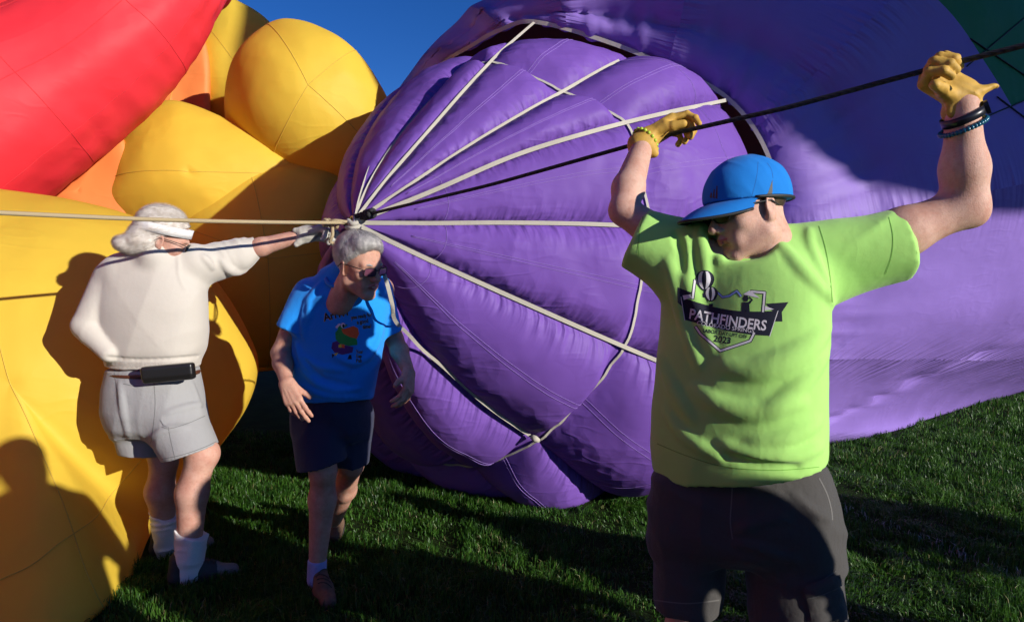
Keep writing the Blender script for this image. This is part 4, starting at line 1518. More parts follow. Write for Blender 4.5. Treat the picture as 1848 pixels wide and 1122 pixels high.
def ring_pts(c, axis, up, ra, rb, n=40, a0=0.0, a1=2 * math.pi):
    a = nrm(axis)
    u = nrm(np.asarray(up, float) - a * np.dot(a, up))
    v = np.cross(a, u)
    th = np.linspace(a0, a1, n)
    return np.asarray(c)[None] + np.cos(th)[:, None] * u * ra + np.sin(th)[:, None] * v * rb


def uvsphere(c, r, nu=10, nv=7):
    vs, fs = [], []
    for i in range(nv + 1):
        for j in range(nu):
            t, p = math.pi * i / nv, 2 * math.pi * j / nu
            vs.append(np.asarray(c) + r * V(math.sin(t) * math.cos(p), math.sin(t) * math.sin(p), math.cos(t)))
    for i in range(nv):
        for j in range(nu):
            a, b = i * nu + j, i * nu + (j + 1) % nu
            fs.append([a, b, b + nu, a + nu])
    return np.array(vs), fs


def spectacles(parent, C, M, lens_mat, frame_mat, rect=True, scale=1.0, tr=0.0016):
    """two rimmed lenses, a bridge and temple arms in head space"""
    root = None
    parts = []
    lens = []
    for s in (-1, 1):
        n = 28
        pts = []
        for k in range(n + 1):
            a = 2 * math.pi * k / n
            e = 0.5 if rect else 0.9
            x = math.copysign(abs(math.cos(a)) ** e, math.cos(a)) * 0.026 + s * 0.034
            z = math.copysign(abs(math.sin(a)) ** e, math.sin(a)) * 0.0165 + 0.000
            y = 0.110 - abs(x) * 0.22 + (z) * 0.08
            pts.append((x * scale, y * scale, z * scale))
        parts.append(tube(to_world(pts, C, M), tr, 6, cap=False))
        cen = np.mean(np.array(pts), 0) + V(0, 0.002, 0)
        lens.append((to_world([tuple(cen)] + pts[:-1], C, M), [[0, i + 1, (i + 1) % n + 1] for i in range(n)]))
        parts.append(tube(to_world(np.array([(s * 0.060, 0.095, 0.008), (s * 0.076, 0.075, 0.012), (s * 0.084, 0.03, 0.014), (s * 0.086, -0.012, 0.012), (s * 0.084, -0.03, -0.004)]) * scale, C, M), tr * 1.1, 6))
    parts.append(tube(to_world(np.array([(-0.010, 0.109, 0.006), (0, 0.114, 0.009), (0.010, 0.109, 0.006)]) * scale, C, M), tr, 6))
    v, f = joined(parts)
    root = mk('spectacles', v, f, frame_mat, parent)
    for v, f in lens:
        mk('lens', v, f, lens_mat, root)
    return root


def shoe(parent, heel, toe, width, mat, sole_mat, name='shoe', hgt=0.075, lace=True, tongue=None, toe_mat=None):
    """a laced shoe: upper, sole and laces; heel/toe on the ground"""
    heel, toe = np.asarray(heel, float), np.asarray(toe, float)
    d = nrm(toe - heel)
    L_ = np.linalg.norm(toe - heel)
    side = nrm(np.cross(d, (0, 0, 1)))
    upv = nrm(np.cross(side, d))
    F = Field(np.minimum(heel, toe) - 0.12, np.maximum(heel, toe) + 0.2, 0.005)
    W = lambda a, b, c: heel + d * a * L_ + side * b + upv * c
    F.cap(W(0.12, 0, 0.045), W(0.55, 0, 0.04), 0.040, 0.043, 0.02, flat=(side, 0.85))
    F.cap(W(0.55, 0, 0.038), W(0.88, 0, 0.030), 0.043, 0.031, 0.02, flat=(side, 1.1))
    F.cap(W(0.12, 0, 0.05), W(0.14, 0, hgt + 0.035), 0.040, 0.040, 0.02)
    F.cap(W(0.2, 0, hgt + 0.02), W(0.6, 0, 0.06), 0.036, 0.030, 0.02)
    X0 = heel + upv * 0.012
    F.cut(X0, -upv)
    v, q = F.mesh(1)
    up_ = mk(name, v, q, mat, parent)
    # sole
    rim = []
    for k in range(40):
        a = 2 * math.pi * k / 40
        t = (math.cos(a) + 1) / 2
        wd = 0.040 + 0.010 * math.sin(math.pi * min(1, t * 1.15)) * (0.5 + t)
        rim.append((t * 1.03 - 0.015, math.sin(a) * wd))
    vs = [W(a, b, 0.0) for a, b in rim] + [W(a, b, 0.022) for a, b in rim]
    fs = [[i, (i + 1) % 40, 40 + (i + 1) % 40, 40 + i] for i in range(40)] + [list(range(40))[::-1], list(range(40, 80))]
    mk('sole', np.array(vs), fs, sole_mat, up_, smooth=False)
    bv = bvh_of(v, q)
    if lace:
        parts = []
        for t in np.linspace(0.28, 0.66, 6):
            pts = []
            for b in np.linspace(-0.026, 0.026, 7):
                o = W(t + 0.05 * (b / 0.026) * (1 if int(t * 100) % 2 else -1), b, 0.3)
                h = bv.ray_cast(Vector(o), Vector(-upv))
                if h[0] is not None:
                    pts.append(np.array(h[0]) + upv * 0.003)
            if len(pts) > 3:
                parts.append(tube(pts, 0.0028, 6))
        if parts:
            vv, ff = joined(parts)
            mk('lace', vv, ff, M_LACE, up_)
    if toe_mat:
        cen = v[q].mean(1)
        t = (cen - heel) @ d / L_
        up_.data.materials.append(toe_mat)
        up_.data.polygons.foreach_set('material_index', ((t > 0.66)).astype(np.int32))
    return up_


def shell_hair(parent, name, v, q, C, M, S, mat, whorl, n, length, width, lift, seed, **kw):
    nn = vnormals(v, q)
    cap = mk(name, to_world(v * S, C, M), q, mat, parent)
    sv, sf = strands(v, nn, whorl, n, length, width, lift, np.random.default_rng(seed), **kw)
    mk('hair_strands', to_world(sv * S, C, M), sf, M_STRAND_GREY if mat is M_HAIR_GREY else M_STRAND_WHITE, cap)['kind'] = 'stuff'
    return cap


# ================================================================== the man in the lime T-shirt
def lime_man():
    root = empty('person', (0.66, 1.92, 0), 'man in lime green T-shirt and blue cap holding a black rope overhead', 'person', 'balloon crew')
    # ---- head
    HS = 1.06
    HC, HM = P(1350, 380, 1.89), frame((-0.93, -0.26, -0.22), (-0.08, 0.04, 1))
    hv, hq = build_head(jaw=1.10, neck_to=(0.0, -0.05, -0.19), neck_r=0.066)
    hw = to_world(hv * HS, HC, HM)
    lipm = ((np.abs(hv[hq].mean(1)[:, 0]) < 0.021) & (np.abs(hv[hq].mean(1)[:, 2] + 0.0635) < 0.0075) & (hv[hq].mean(1)[:, 1] > 0.085))
    # ---- arms, one continuous surface with the torso core
    F = Field((0.20, 1.55, 0.95), (1.45, 2.45, 2.05), 0.007)
    shR, elR, wrR = P(1250, 468, 1.95), P(1126, 380, 2.03), P(1160, 262, 2.21)
    shL, elL, wrL = P(1520, 455, 1.90), P(1742, 372, 1.85), P(1737, 192, 1.81)
    F.chain([P(1340, 830, 1.95), P(1345, 520, 1.95)], [0.12, 0.14], 0.03, flat=((0, 1, 0), 0.7))
    F.cap(shR, P(1345, 500, 1.95), 0.07, 0.10, 0.04)
    F.cap(shL, P(1345, 500, 1.95), 0.07, 0.10, 0.04)
    F.chain([shR, shR * 0.5 + elR * 0.5, elR], [0.060, 0.053, 0.042], 0.02)
    F.chain([elR, elR * 0.68 + wrR * 0.32 + V(-0.006, 0, 0.0), wrR], [0.042, 0.048, 0.033], 0.02)
    F.chain([shL, shL * 0.5 + elL * 0.5 + V(0, 0, -0.008), elL], [0.066, 0.063, 0.050], 0.035)
    F.chain([elL, elL * 0.62 + wrL * 0.38, wrL], [0.050, 0.052, 0.039], 0.04)
    F.ell(elL + V(0.026, 0.0, -0.024), (0.024, 0.026, 0.024), k=0.03)
    F.cap(P(1350, 470, 1.94), P(1352, 430, 1.93), 0.07, 0.066, 0.03)
    av, aq = F.mesh(1)
    # legs
    F = Field((0.30, 1.70, 0.0), (1.15, 2.15, 1.0), 0.009)
    hipL, kneeL, ankL = V(0.53, 1.96, 0.80), V(0.52, 1.95, 0.50), V(0.525, 1.99, 0.09)
    hipR, kneeR, ankR = V(0.77, 1.92, 0.80), V(0.82, 1.86, 0.48), V(0.84, 1.90, 0.09)
    for h_, k_, a_ in ((hipL, kneeL, ankL), (hipR, kneeR, ankR)):
        F.chain([h_, k_], [0.085, 0.062], 0.03)
        F.chain([k_, k_ * 0.65 + a_ * 0.35 + V(0, 0.015, 0), a_], [0.060, 0.062, 0.040], 0.03)
    lv, lq = F.mesh(1)
    v, q = qjoin([(hw, hq), (av, aq), (lv, lq)])
    mi = np.zeros(len(q), int)
    mi[:len(hq)][lipm] = 1
    mk('body', v, q, None, root, mats=[SKIN_A, M_LIP], midx=mi)
    # ---- T-shirt
    F = Field((0.25, 1.62, 0.78), (1.20, 2.20, 1.66), 0.006)
    keys = oval_keys([(872, 1182, 1487, 1.93, 0.158), (800, 1178, 1489, 1.93, 0.172), (720, 1184, 1490, 1.93, 0.172), (640, 1192, 1494, 1.93, 0.160),
                      (570, 1198, 1500, 1.94, 0.150), (510, 1205, 1500, 1.94, 0.142), (470, 1225, 1475, 1.94, 0.122), (440, 1262, 1435, 1.94, 0.095), (424, 1295, 1400, 1.94, 0.072)], 2.25)
    keys = [(a, b - 0.016, c, d * 0.985, e * 0.97, f) for a, b, c, d, e, f in keys]
    F.zloft(keys, 0.02, yaw=R(-36))
    eR, eL = P(1152, 430, 2.00), P(1626, 441, 1.88)
    aR, aL = P(1290, 462, 1.95), P(1420, 462, 1.93)
    F.cap(aR, eR - (aR - eR) * 0.3, 0.090, 0.080, 0.05, cuts=[(eR, nrm(eR - aR + V(-0.02, 0, 0.05)))])
    F.cap(aL, eL + (eL - aL) * 0.3, 0.088, 0.093, 0.05, cuts=[(eL, nrm(eL - aL + V(0.0, 0, 0.02)))])
    F.cap(P(1470, 520, 1.93), P(1640, 452, 1.88), 0.062, 0.068, 0.05, cuts=[(eL, nrm(eL - aL + V(0.0, 0, 0.02)))])
    F.cap(P(1245, 520, 1.95), P(1155, 440, 2.00), 0.07, 0.07, 0.05, cuts=[(eR, nrm(eR - aR + V(-0.02, 0, 0.05)))])
    F.ell(P(1338, 432, 1.85), (0.088, 0.11, 0.058), k=0.015, op='sub')
    # hem: dips to the right side of the picture
    hem0, hem1 = P(1180, 798, 1.93), P(1480, 862, 1.93)
    F.cut(hem0 * 0.5 + hem1 * 0.5 + V(0, 0, -0.004), V(0.25, 0.10, -1))
    bigm = lambda X, Y, Z: np.clip((1.50 - Z) / 0.5, 0.1, 1)
    F.ripple(0.0040, (0.25, 0.1, 1), (1, 0, 0), 7.0, 5.5, 1.3, bigm)
    F.ripple(0.0018, (1, 0.2, 0.25), (0, 0, 1), 14.0, 6.0, 7.7)
    fo = F.fold
    fo([(1508, 556), (1484, 522), (1455, 492), (1428, 462), (1410, 440)], 0.016, 0.007, 0.025)
    fo([(1505, 560), (1495, 520), (1478, 480), (1462, 440), (1460, 412)], 0.012, 0.006, 0.02)
    F.ripple(0.006, (1, 0, 0.75), (-0.75, 0, 1), 15, 5, 3.3, lambda X, Y, Z: np.clip((X - 0.86) / 0.12, 0, 1))
    fo([(1498, 590), (1460, 628), (1410, 655), (1355, 668), (1300, 660)], 0.030, 0.009, 0.04)
    fo([(1495, 640), (1440, 700), (1390, 740)], 0.022, 0.007, 0.03)
    fo([(1480, 760), (1420, 790), (1350, 800)], 0.020, 0.007, 0.03)
    fo([(1206, 470), (1222, 530), (1240, 600), (1262, 660)], 0.018, 0.010, 0.03)
    fo([(1236, 432), (1240, 500), (1258, 560), (1285, 630)], 0.016, 0.008, 0.03)
    fo([(1262, 408), (1268, 450), (1274, 510)], 0.014, 0.009, 0.025)
    fo([(1292, 402), (1296, 430), (1300, 470)], 0.014, 0.008, 0.025)
    fo([(1220, 420), (1228, 450), (1232, 490)], 0.010, 0.008, 0.02, -1)
    fo([(1250, 700), (1310, 735), (1380, 742), (1450, 725)], 0.020, 0.007, 0.04)
    fo([(1300, 800), (1360, 820), (1430, 822), (1482, 806)], 0.018, 0.008, 0.03)
    fo([(1310, 822), (1370, 838), (1440, 842)], 0.010, 0.007, 0.02, -1)
    fo([(1200, 740), (1240, 790), (1300, 825)], 0.016, 0.008, 0.03)
    fo([(1190, 640), (1215, 700), (1250, 760)], 0.018, 0.008, 0.03)
    sv, sq = F.mesh(2)
    shirt = mk('t_shirt', sv, sq, M_LIME, root)
    bv = bvh_of(sv, sq)
    # collar rib, hem and sleeve hems
    cr = ring_pts(P(1345, 448, 1.915), (-0.10, -0.55, 1), (1, 0, 0), 0.092, 0.080, 44)
    v, f = tube(cr, 0.0095, 8, cap=False)
    mk('collar', v, f, M_LIME_RIB, shirt)
    stripline('hem_stitch', bv, [(1186, 800), (1240, 822), (1310, 842), (1400, 848), (1478, 842)], 1.5, M_LIME_ST, shirt, 0.004, 40)
    stripline('hem_stitch', bv, [(1604, 392), (1611, 425), (1609, 460), (1598, 494)], 1.3, M_LIME_ST, shirt, 0.004, 30)
    stripline('hem_stitch', bv, [(1162, 386), (1154, 420), (1152, 462)], 1.3, M_LIME_ST, shirt, 0.004, 30)
    stripline('sleeve_seam', bv, [(1478, 408), (1490, 450), (1498, 500), (1502, 545)], 1.3, M_LIME_ST, shirt, 0.004, 30)
    # ---- print on the chest
    L_ = 0.0022
    navy = lambda pol: print_poly('printed_shape', bv, pol, M_NAVY_INK, shirt, L_)
    white = lambda pol, lf=0.0035: print_poly('printed_shape', bv, pol, M_WHITE_INK, shirt, lf)
    # shield outline
    def outline(pts, w_, mat, lf, close=False):
        pol = []
        n = len(pts)
        for i in range(n if close else n - 1):
            a, b = np.array(pts[i], float), np.array(pts[(i + 1) % n], float)
            t = nrm(b - a); s = V(-t[1], t[0]) * w_ / 2
            a, b = a - t * w_ * 0.3, b + t * w_ * 0.3
            pol.append([tuple(a - s), tuple(a + s), tuple(b + s), tuple(b - s)])
        print_poly('printed_line', bv, pol, mat, shirt, lf)
    for w_, mt, lf in ((6.5, M_NAVY_INK, 0.0020), (3.6, M_WHITE_INK, 0.0032)):
        outline([(1256, 590), (1264, 602), (1300, 633), (1354, 615), (1361, 601)], w_, mt, lf)
        outline([(1356, 526), (1380, 528), (1377, 562)], w_, mt, lf)
        outline([(1254, 506), (1250, 538)], w_, mt, lf)
    for w_, mt, lf in ((5.0, M_NAVY_INK, 0.0020), (3.4, M_SKY_INK, 0.0032)):
        outline([(1294, 527), (1304, 536), (1316, 534), (1330, 525), (1337, 534)], w_, mt, lf)
    print_poly('printed_shape', bv, [[(1341, 531), (1353, 524), (1372, 538), (1358, 535)]], M_WHITE_INK, shirt, 0.0034)
    # ribbon tails and banner
    navy([[(1223, 518), (1248, 528), (1232, 535), (1230, 552), (1223, 546)]])
    navy([[(1382, 548), (1423, 545), (1411, 563), (1412, 580), (1398, 580), (1394, 561)]])
    white([[(1232, 533), (1246, 531), (1248, 537), (1234, 541)]])
    white([[(1381, 552), (1397, 558), (1380, 560)]])
    top = [(1230, 536), (1270, 549), (1310, 558), (1350, 562), (1404, 561)]
    bot = [(1389, 606), (1350, 603), (1310, 596), (1270, 586), (1236, 577)]
    tp, bt = catmull([(a, b, 0) for a, b in top], 12), catmull([(a, b, 0) for a, b in bot], 12)[::-1]
    navy([[tuple(tp[i][:2]), tuple(tp[i + 1][:2]), tuple(bt[i + 1][:2]), tuple(bt[i][:2])] for i in range(11)])
    outline([(1229, 536), (1236, 578)], 1.3, M_WHITE_INK, 0.003)
    outline([(1404, 561), (1389, 607)], 1.3, M_WHITE_INK, 0.003)
    print_text('lettering', 'PATHFINDERS', bv, (1312, 587), 26, M_WHITE_INK, shirt, R(9), 0.86, 0.022, 0.0042, bend=-0.0004)
    print_text('lettering', 'COLORADO SPRINGS', bv, (1309, 594), 10.5, M_WHITE_INK, shirt, R(8.5), 1.02, 0.0, 0.0042, bend=-0.0003)
    print_text('lettering', 'LABOR DAY LIFT OFF', bv, (1308, 605), 9.0, M_NAVY_INK, shirt, R(8.5), 0.94, 0.02, 0.003)
    print_text('lettering', '2023', bv, (1303, 618), 16, M_NAVY_INK, shirt, R(8), 1.0, 0.025, 0.003)
    # two striped balloons
    for (cx, cy, r) in ((1272, 505, 17.5), (1283, 530, 13.0)):
        pol = []
        for k in range(28):
            a = 2 * math.pi * k / 28
            yy = math.sin(a) * r * (1.12 if math.sin(a) > 0 else 1.0)
            pol.append((cx + math.cos(a) * r * (1 - 0.25 * max(0, math.sin(a))), cy + yy))
        print_poly('printed_shape', bv, [pol], M_NAVY_INK, shirt, 0.0040)
        st = []
        for (u0, u1) in ((-0.72, -0.30), (0.16, 0.60)):
            L2, R2 = [], []
            for k in range(9):
                t = -0.88 + 1.8 * k / 8
                hw = math.sqrt(max(0, 1 - t * t)) * (1 - 0.25 * max(0, t))
                L2.append((cx + u0 * hw * r, cy + t * r)); R2.append((cx + u1 * hw * r, cy + t * r))
            st += [[L2[i], R2[i], R2[i + 1], L2[i + 1]] for i in range(8)]
        print_poly('printed_shape', bv, st, M_WHITE_INK, shirt, 0.0052)
        print_poly('printed_shape', bv, [[(cx - 4, cy + r * 1.4), (cx + 4, cy + r * 1.4), (cx + 3.4, cy + r * 1.4 + 7), (cx - 3.4, cy + r * 1.4 + 7)]], M_NAVY_INK, shirt, 0.0046)
    # figure shading the eyes
    navy([[(1340, 539), (1343, 533), (1349, 533), (1351, 539), (1349, 544), (1343, 544)]])
    navy([[(1339, 545), (1352, 545), (1353, 562), (1347, 562), (1346, 553), (1344, 562), (1338, 562)],
          [(1350, 545), (1356, 541), (1351, 537), (1353, 535), (1359, 541), (1353, 549)]])
    # ---- cargo shorts
    F = Field((0.30, 1.68, 0.26), (1.14, 2.20, 0.98), 0.007)
    F.zloft(oval_keys([(800, 1230, 1450, 1.96, 0.100), (850, 1188, 1484, 1.95, 0.134), (880, 1180, 1492, 1.94, 0.145), (930, 1176, 1500, 1.94, 0.156), (975, 1174, 1503, 1.94, 0.15), (1000, 1180, 1500, 1.94, 0.11)], 2.4), 0.03, yaw=R(-14))
    zb = zc(1092, 1.95)
    a, b = P(1244, 930, 1.97), P(1236, 1180, 1.95)
    F.cap(a, b, 0.102, 0.098, 0.04, cuts=[((0, 0, zb), (0, 0, -1))])
    a, b = P(1420, 930, 1.92), P(1448, 1200, 1.86)
    F.cap(a, b, 0.122, 0.130, 0.04, cuts=[(b + V(0, 0, 0.03), (0, 0, -1))])
    F.ripple(0.006, (0.1, 0, 1), (1, 0, 0), 10, 3.0, 3.1)
    F.ripple(0.004, (1, 0, -0.4), (0, 0, 1), 13, 3.5, 5.9)
    F.fold([(1330, 960), (1370, 940), (1420, 935)], 0.014, 0.008, 0.02)
    F.fold([(1325, 980), (1360, 985), (1400, 1000), (1440, 1010)], 0.014, 0.008, 0.02)
    F.fold([(1430, 890), (1470, 925), (1498, 935)], 0.012, 0.008, 0.02)
    # cargo pocket standing proud
    F.fold([(1462, 1068), (1500, 1050)], 0.020, 0.010, 0.01, taper=False)
    F.fold([(1470, 1090), (1508, 1072)], 0.026, 0.012, 0.012, taper=False)
    F.fold([(1478, 1116), (1514, 1102)], 0.026, 0.012, 0.012, taper=False)
    sv, sq = F.mesh(2)
    sh = mk('cargo_shorts', sv, sq, M_CHAR, root)
    bs = bvh_of(sv, sq)
    for pl in ([(1322, 870), (1320, 905), (1318, 940), (1322, 972)], [(1478, 862), (1492, 890), (1500, 918), (1502, 938)], [(1455, 1058), (1478, 1050), (1508, 1030)], [(1458, 1066), (1482, 1058), (1510, 1040)], [(1180, 1082), (1240, 1088), (1298, 1082)]):
        stripline('topstitch', bs, pl, 2.4, M_SEAM_CHAR, sh, 0.003)
    print_poly('cargo_pocket', bs, [[(1455, 1072), (1514, 1046), (1528, 1116), (1466, 1121)]], M_CHAR, sh, 0.030, 5)
    print_poly('pocket_flap', bs, [[(1452, 1060), (1510, 1034), (1516, 1054), (1458, 1080)]], M_CHAR, sh, 0.050, 5)
    stripline('topstitch', bs, [(1458, 1076), (1486, 1068), (1514, 1052)], 1.5, M_SEAM_CHAR, sh, 0.060)
    print_poly('fly_button', bs, [[(1311 + 5 * math.cos(t), 869 + 5 * math.sin(t)) for t in np.linspace(0, 6.0, 10)]], M_STEEL, sh, 0.004)
    shoe(root, ankL * V(1, 1, 0) + V(0, 0.06, 0), ankL * V(1, 1, 0) + V(-0.04, -0.20, 0), 0.05, M_BOOT_D, M_SOLE)
    shoe(root, ankR * V(1, 1, 0) + V(0, 0.06, 0), ankR * V(1, 1, 0) + V(0.05, -0.20, 0), 0.05, M_BOOT_D, M_SOLE)
    # ---- cap
    F = Field((-0.12, -0.15, -0.06), (0.12, 0.15, 0.17), 0.003)
    F.ell((0, -0.014, 0.036), (0.0885, 0.114, 0.106), k=0.005)
    F.ell((0, 0.03, 0.044), (0.074, 0.076, 0.080), k=0.03)
    F.ripple(0.0012, (0.2, 0.3, 1), (0, 1, 0), 40, 4, 1.0)
    F.cut((0, 0, 0.022), (0, 0.17, -1))
    cv, cq = F.mesh(2)
    cw = to_world(cv * HS, HC, HM)
    cap = mk('cap', cw, cq, M_CAP, root)
    bc = bvh_of(cw, cq)
    nt_, nr = 33, 9
    top_, bot_ = [], []
    edge = []
    for i in range(nt_):
        th = R(-72 + 144 * i / (nt_ - 1))
        xi, yi = 0.0875 * math.sin(th), -0.014 + 0.111 * math.cos(th)
        zi = 0.024 + 0.17 * yi
        ext = 0.100 * max(0.02, math.cos(th * 1.18)) ** 0.6
        for j in range(nr):
            r = j / (nr - 1)
            x = xi * (1 + 0.02 * r)
            y = yi + ext * r
            z = zi - 0.001 - 0.28 * ext * r - 2.4 * x * x * r + 0.006 * math.sin(math.pi * r)
            top_.append((x, y, z)); bot_.append((x, y - 0.0006, z - 0.0032))
        edge.append((x, y, z - 0.0016))
    nv_ = nt_ * nr
    fs = []
    for i in range(nt_ - 1):
        for j in range(nr - 1):
            a = i * nr + j
            fs.append([a, a + nr, a + nr + 1, a + 1])
            fs.append([nv_ + a, nv_ + a + 1, nv_ + a + nr + 1, nv_ + a + nr])
    bw = to_world(np.array(top_ + bot_) * HS, HC, HM)
    brim = mk('brim', bw, fs, M_CAP, cap)
    v, f = tube(to_world(np.array(edge) * HS, HC, HM), 0.0042, 8)
    mk('brim_piping', v, f, M_BLACK, brim)
    # black band under the dome, side mesh wedge, seams, emblem, button
    rim = []
    for k in range(33):
        a = R(68) + R(224) * k / 32
        x, y = 0.0885 * math.sin(a), -0.012 + 0.1125 * math.cos(a)
        rim.append((x, y, 0.024 + 0.17 * y))
    v, f = tube(to_world(np.array(rim) * HS, HC, HM), 0.0045, 6)
    mk('cap_band', v, f, M_BLACK, cap)
    print_poly('mesh_panel', bc, [[(1352, 380), (1370, 368), (1386, 348), (1394, 324), (1394, 346), (1390, 364), (1385, 379)]], M_BLACK, cap, 0.0015)
    stripline('cap_seam', bc, [(1368, 292), (1366, 315), (1360, 342), (1352, 370)], 1.0, M_CAP_SEAM, cap, 0.0006)
    stripline('cap_seam', bc, [(1384, 294), (1392, 306), (1395, 322)], 1.0, M_CAP_SEAM, cap, 0.0006)
    for k, (x0, hh) in enumerate(((1281, 9), (1286, 16), (1291, 22))):
        print_poly('printed_emblem', bc, [[(x0, 357 - 1 + k * 0.6), (x0 + 4, 358 + k * 0.6), (x0 + 4 + 0, 358 - hh), (x0 + 2.2, 355 - hh * 0.9)]], M_LOGO, cap, 0.0016, 3.0)
    # short hair below the cap
    F = Field((-0.11, -0.15, -0.1), (0.11, 0.12, 0.06), 0.003)
    F.ell((0, -0.016, 0.044), (0.080, 0.100, 0.086), k=0.005)
    F.cut((0, 0, -0.03), (0, 0.45, -1))
    F.cut((0, 0.035, 0), (0, 1, 0.1))
    F.cut((0, 0, 0.05), (0, 0, 1))
    v, q = F.mesh(1)
    mk('hair', to_world(v * HS, HC, HM), q, M_HAIR_BROWN, root)
    spectacles(root, HC, HM, M_LENS_B, M_BLACK, rect=False, scale=HS, tr=0.002)
    # ---- gloves
    F = Field(P(1740, 215, 1.8) - V(0.22, 0.13, 0.08), P(1740, 215, 1.8) + V(0.12, 0.12, 0.22), 0.0027)
    yd, pd = nrm((-0.85, -0.05, 0.52)), (0.05, -1.0, 0.25)
    grip = [(1.05, 1.25, 0.9), (1.15, 1.30, 0.9), (1.2, 1.35, 0.9), (1.25, 1.35, 0.9)]
    w0 = P(1736, 172, 1.82)
    hand_prims(F, w0, yd, pd, 1, grip, 1.20, 0.0016, thumb=(0.45, 0.85, -0.55), thumb_curl=-0.1, kf=0.0016)
    cd = nrm(wrL - elL)
    F.cap(w0 - V(0, 0, 0.0), w0 - cd * 0.035 + V(0.0, 0, 0), 0.038, 0.050, 0.02, flat=((0, 1, 0), 0.9))
    F.cap(w0 + V(0.01, -0.01, -0.005), w0 + V(0.072, -0.015, 0.020), 0.030, 0.013, 0.02, flat=((0.3, 0, 1), 0.45))
    F.cap(w0 + V(-0.02, -0.02, -0.005), w0 + V(-0.035, -0.02, -0.045), 0.03, 0.016, 0.02, flat=((0.0, 1, 0), 0.5))
    F.ripple(0.0016, yd, np.cross(yd, pd), 60, 4, 2.0)
    v, q = F.mesh(1)
    mk('glove', v, q, M_GLOVE, root)['label'] = 'tan leather glove with flared cuff'
    F = Field(P(1190, 235, 2.28) - V(0.14, 0.14, 0.12), P(1190, 235, 2.28) + V(0.16, 0.14, 0.13), 0.0027)
    yd2, pd2 = nrm((0.83, 0.10, 0.50)), nrm((0.30, -0.45, -0.80))
    w1 = P(1166, 252, 2.23)
    hand_prims(F, w1, yd2, pd2, 1, [(0.45, 0.75, 0.5), (0.75, 1.1, 0.7), (0.85, 1.15, 0.7), (0.9, 1.1, 0.7)], 1.12, 0.0016, thumb=(0.30, 0.95, -0.55), thumb_curl=0.1, kf=0.0016)
    cd2 = nrm(wrR - elR)
    F.cap(w1, w1 - cd2 * 0.03 + V(-0.01, 0, 0.0), 0.034, 0.045, 0.02, flat=((0, 1, 0), 0.9))
    F.cap(w1 + V(-0.0, -0.02, 0), w1 + V(0.02, -0.035, -0.05), 0.026, 0.014, 0.02)
    F.ripple(0.0016, yd2, np.cross(yd2, pd2), 60, 4, 4.0)
    v, q = F.mesh(1)
    mk('glove', v, q, M_GLOVE, root)
    # wrist things
    v, f = joined([uvsphere(p, 0.0068) for p in ring_pts(w1 - cd2 * 0.012, cd2 + V(0.9, 0, 0.3), (0, 0, 1), 0.048, 0.045, 20)[:-1]])
    mk('bead_bracelet', v, f, M_BEAD_G, root)['label'] = 'lime green bead bracelet over the glove cuff'
    wc = elL * 0.10 + wrL * 0.90
    ax_ = nrm(cd + V(-0.34, 0, 0.0))
    band = ring_pts(wc, ax_, (1, 0, 0), 0.0485, 0.047, 48)
    n_ = band - wc
    v, f = ribbon(band, n_, 0.022, 0.004)
    wat = mk('wristwatch', v, f, M_WATCH, root)
    u_ = nrm(V(1, -0.55, 0) - ax_ * np.dot(V(1, -0.55, 0), ax_))
    s_ = np.cross(ax_, u_)
    cc = wc + u_ * 0.050
    rim = [cc + ax_ * 0.018 * math.copysign(abs(math.cos(t)) ** 0.6, math.cos(t)) + s_ * 0.017 * math.copysign(abs(math.sin(t)) ** 0.6, math.sin(t)) for t in np.linspace(0, 2 * math.pi, 28, endpoint=False)]
    vs = np.array(rim + [p + u_ * 0.009 for p in rim])
    fs = [[i, (i + 1) % 28, 28 + (i + 1) % 28, 28 + i] for i in range(28)] + [list(range(28))[::-1], list(range(28, 56))]
    mk('watch_case', vs, fs, M_WATCH, wat, smooth=False)
    vs = np.array([cc + u_ * 0.0096 + (p - cc) * 0.82 for p in rim])
    mk('watch_face', vs, [list(range(28))], M_WATCH_F, wat, smooth=False)
    v, f = joined([uvsphere(p, 0.0066) for p in ring_pts(elL * 0.20 + wrL * 0.80, ax_ + V(0.02, 0, 0), (1, 0, 0), 0.054, 0.052, 40)[:-1]])
    mk('bead_bracelet', v, f, M_BEAD_T, root)['label'] = 'teal bead bracelet below the watch'
    return dict(handL=w0 + yd * 0.105 + nrm(V(*pd)) * 0.03, handR=w1 + yd2 * 0.08 + pd2 * 0.03)


LIME = lime_man()


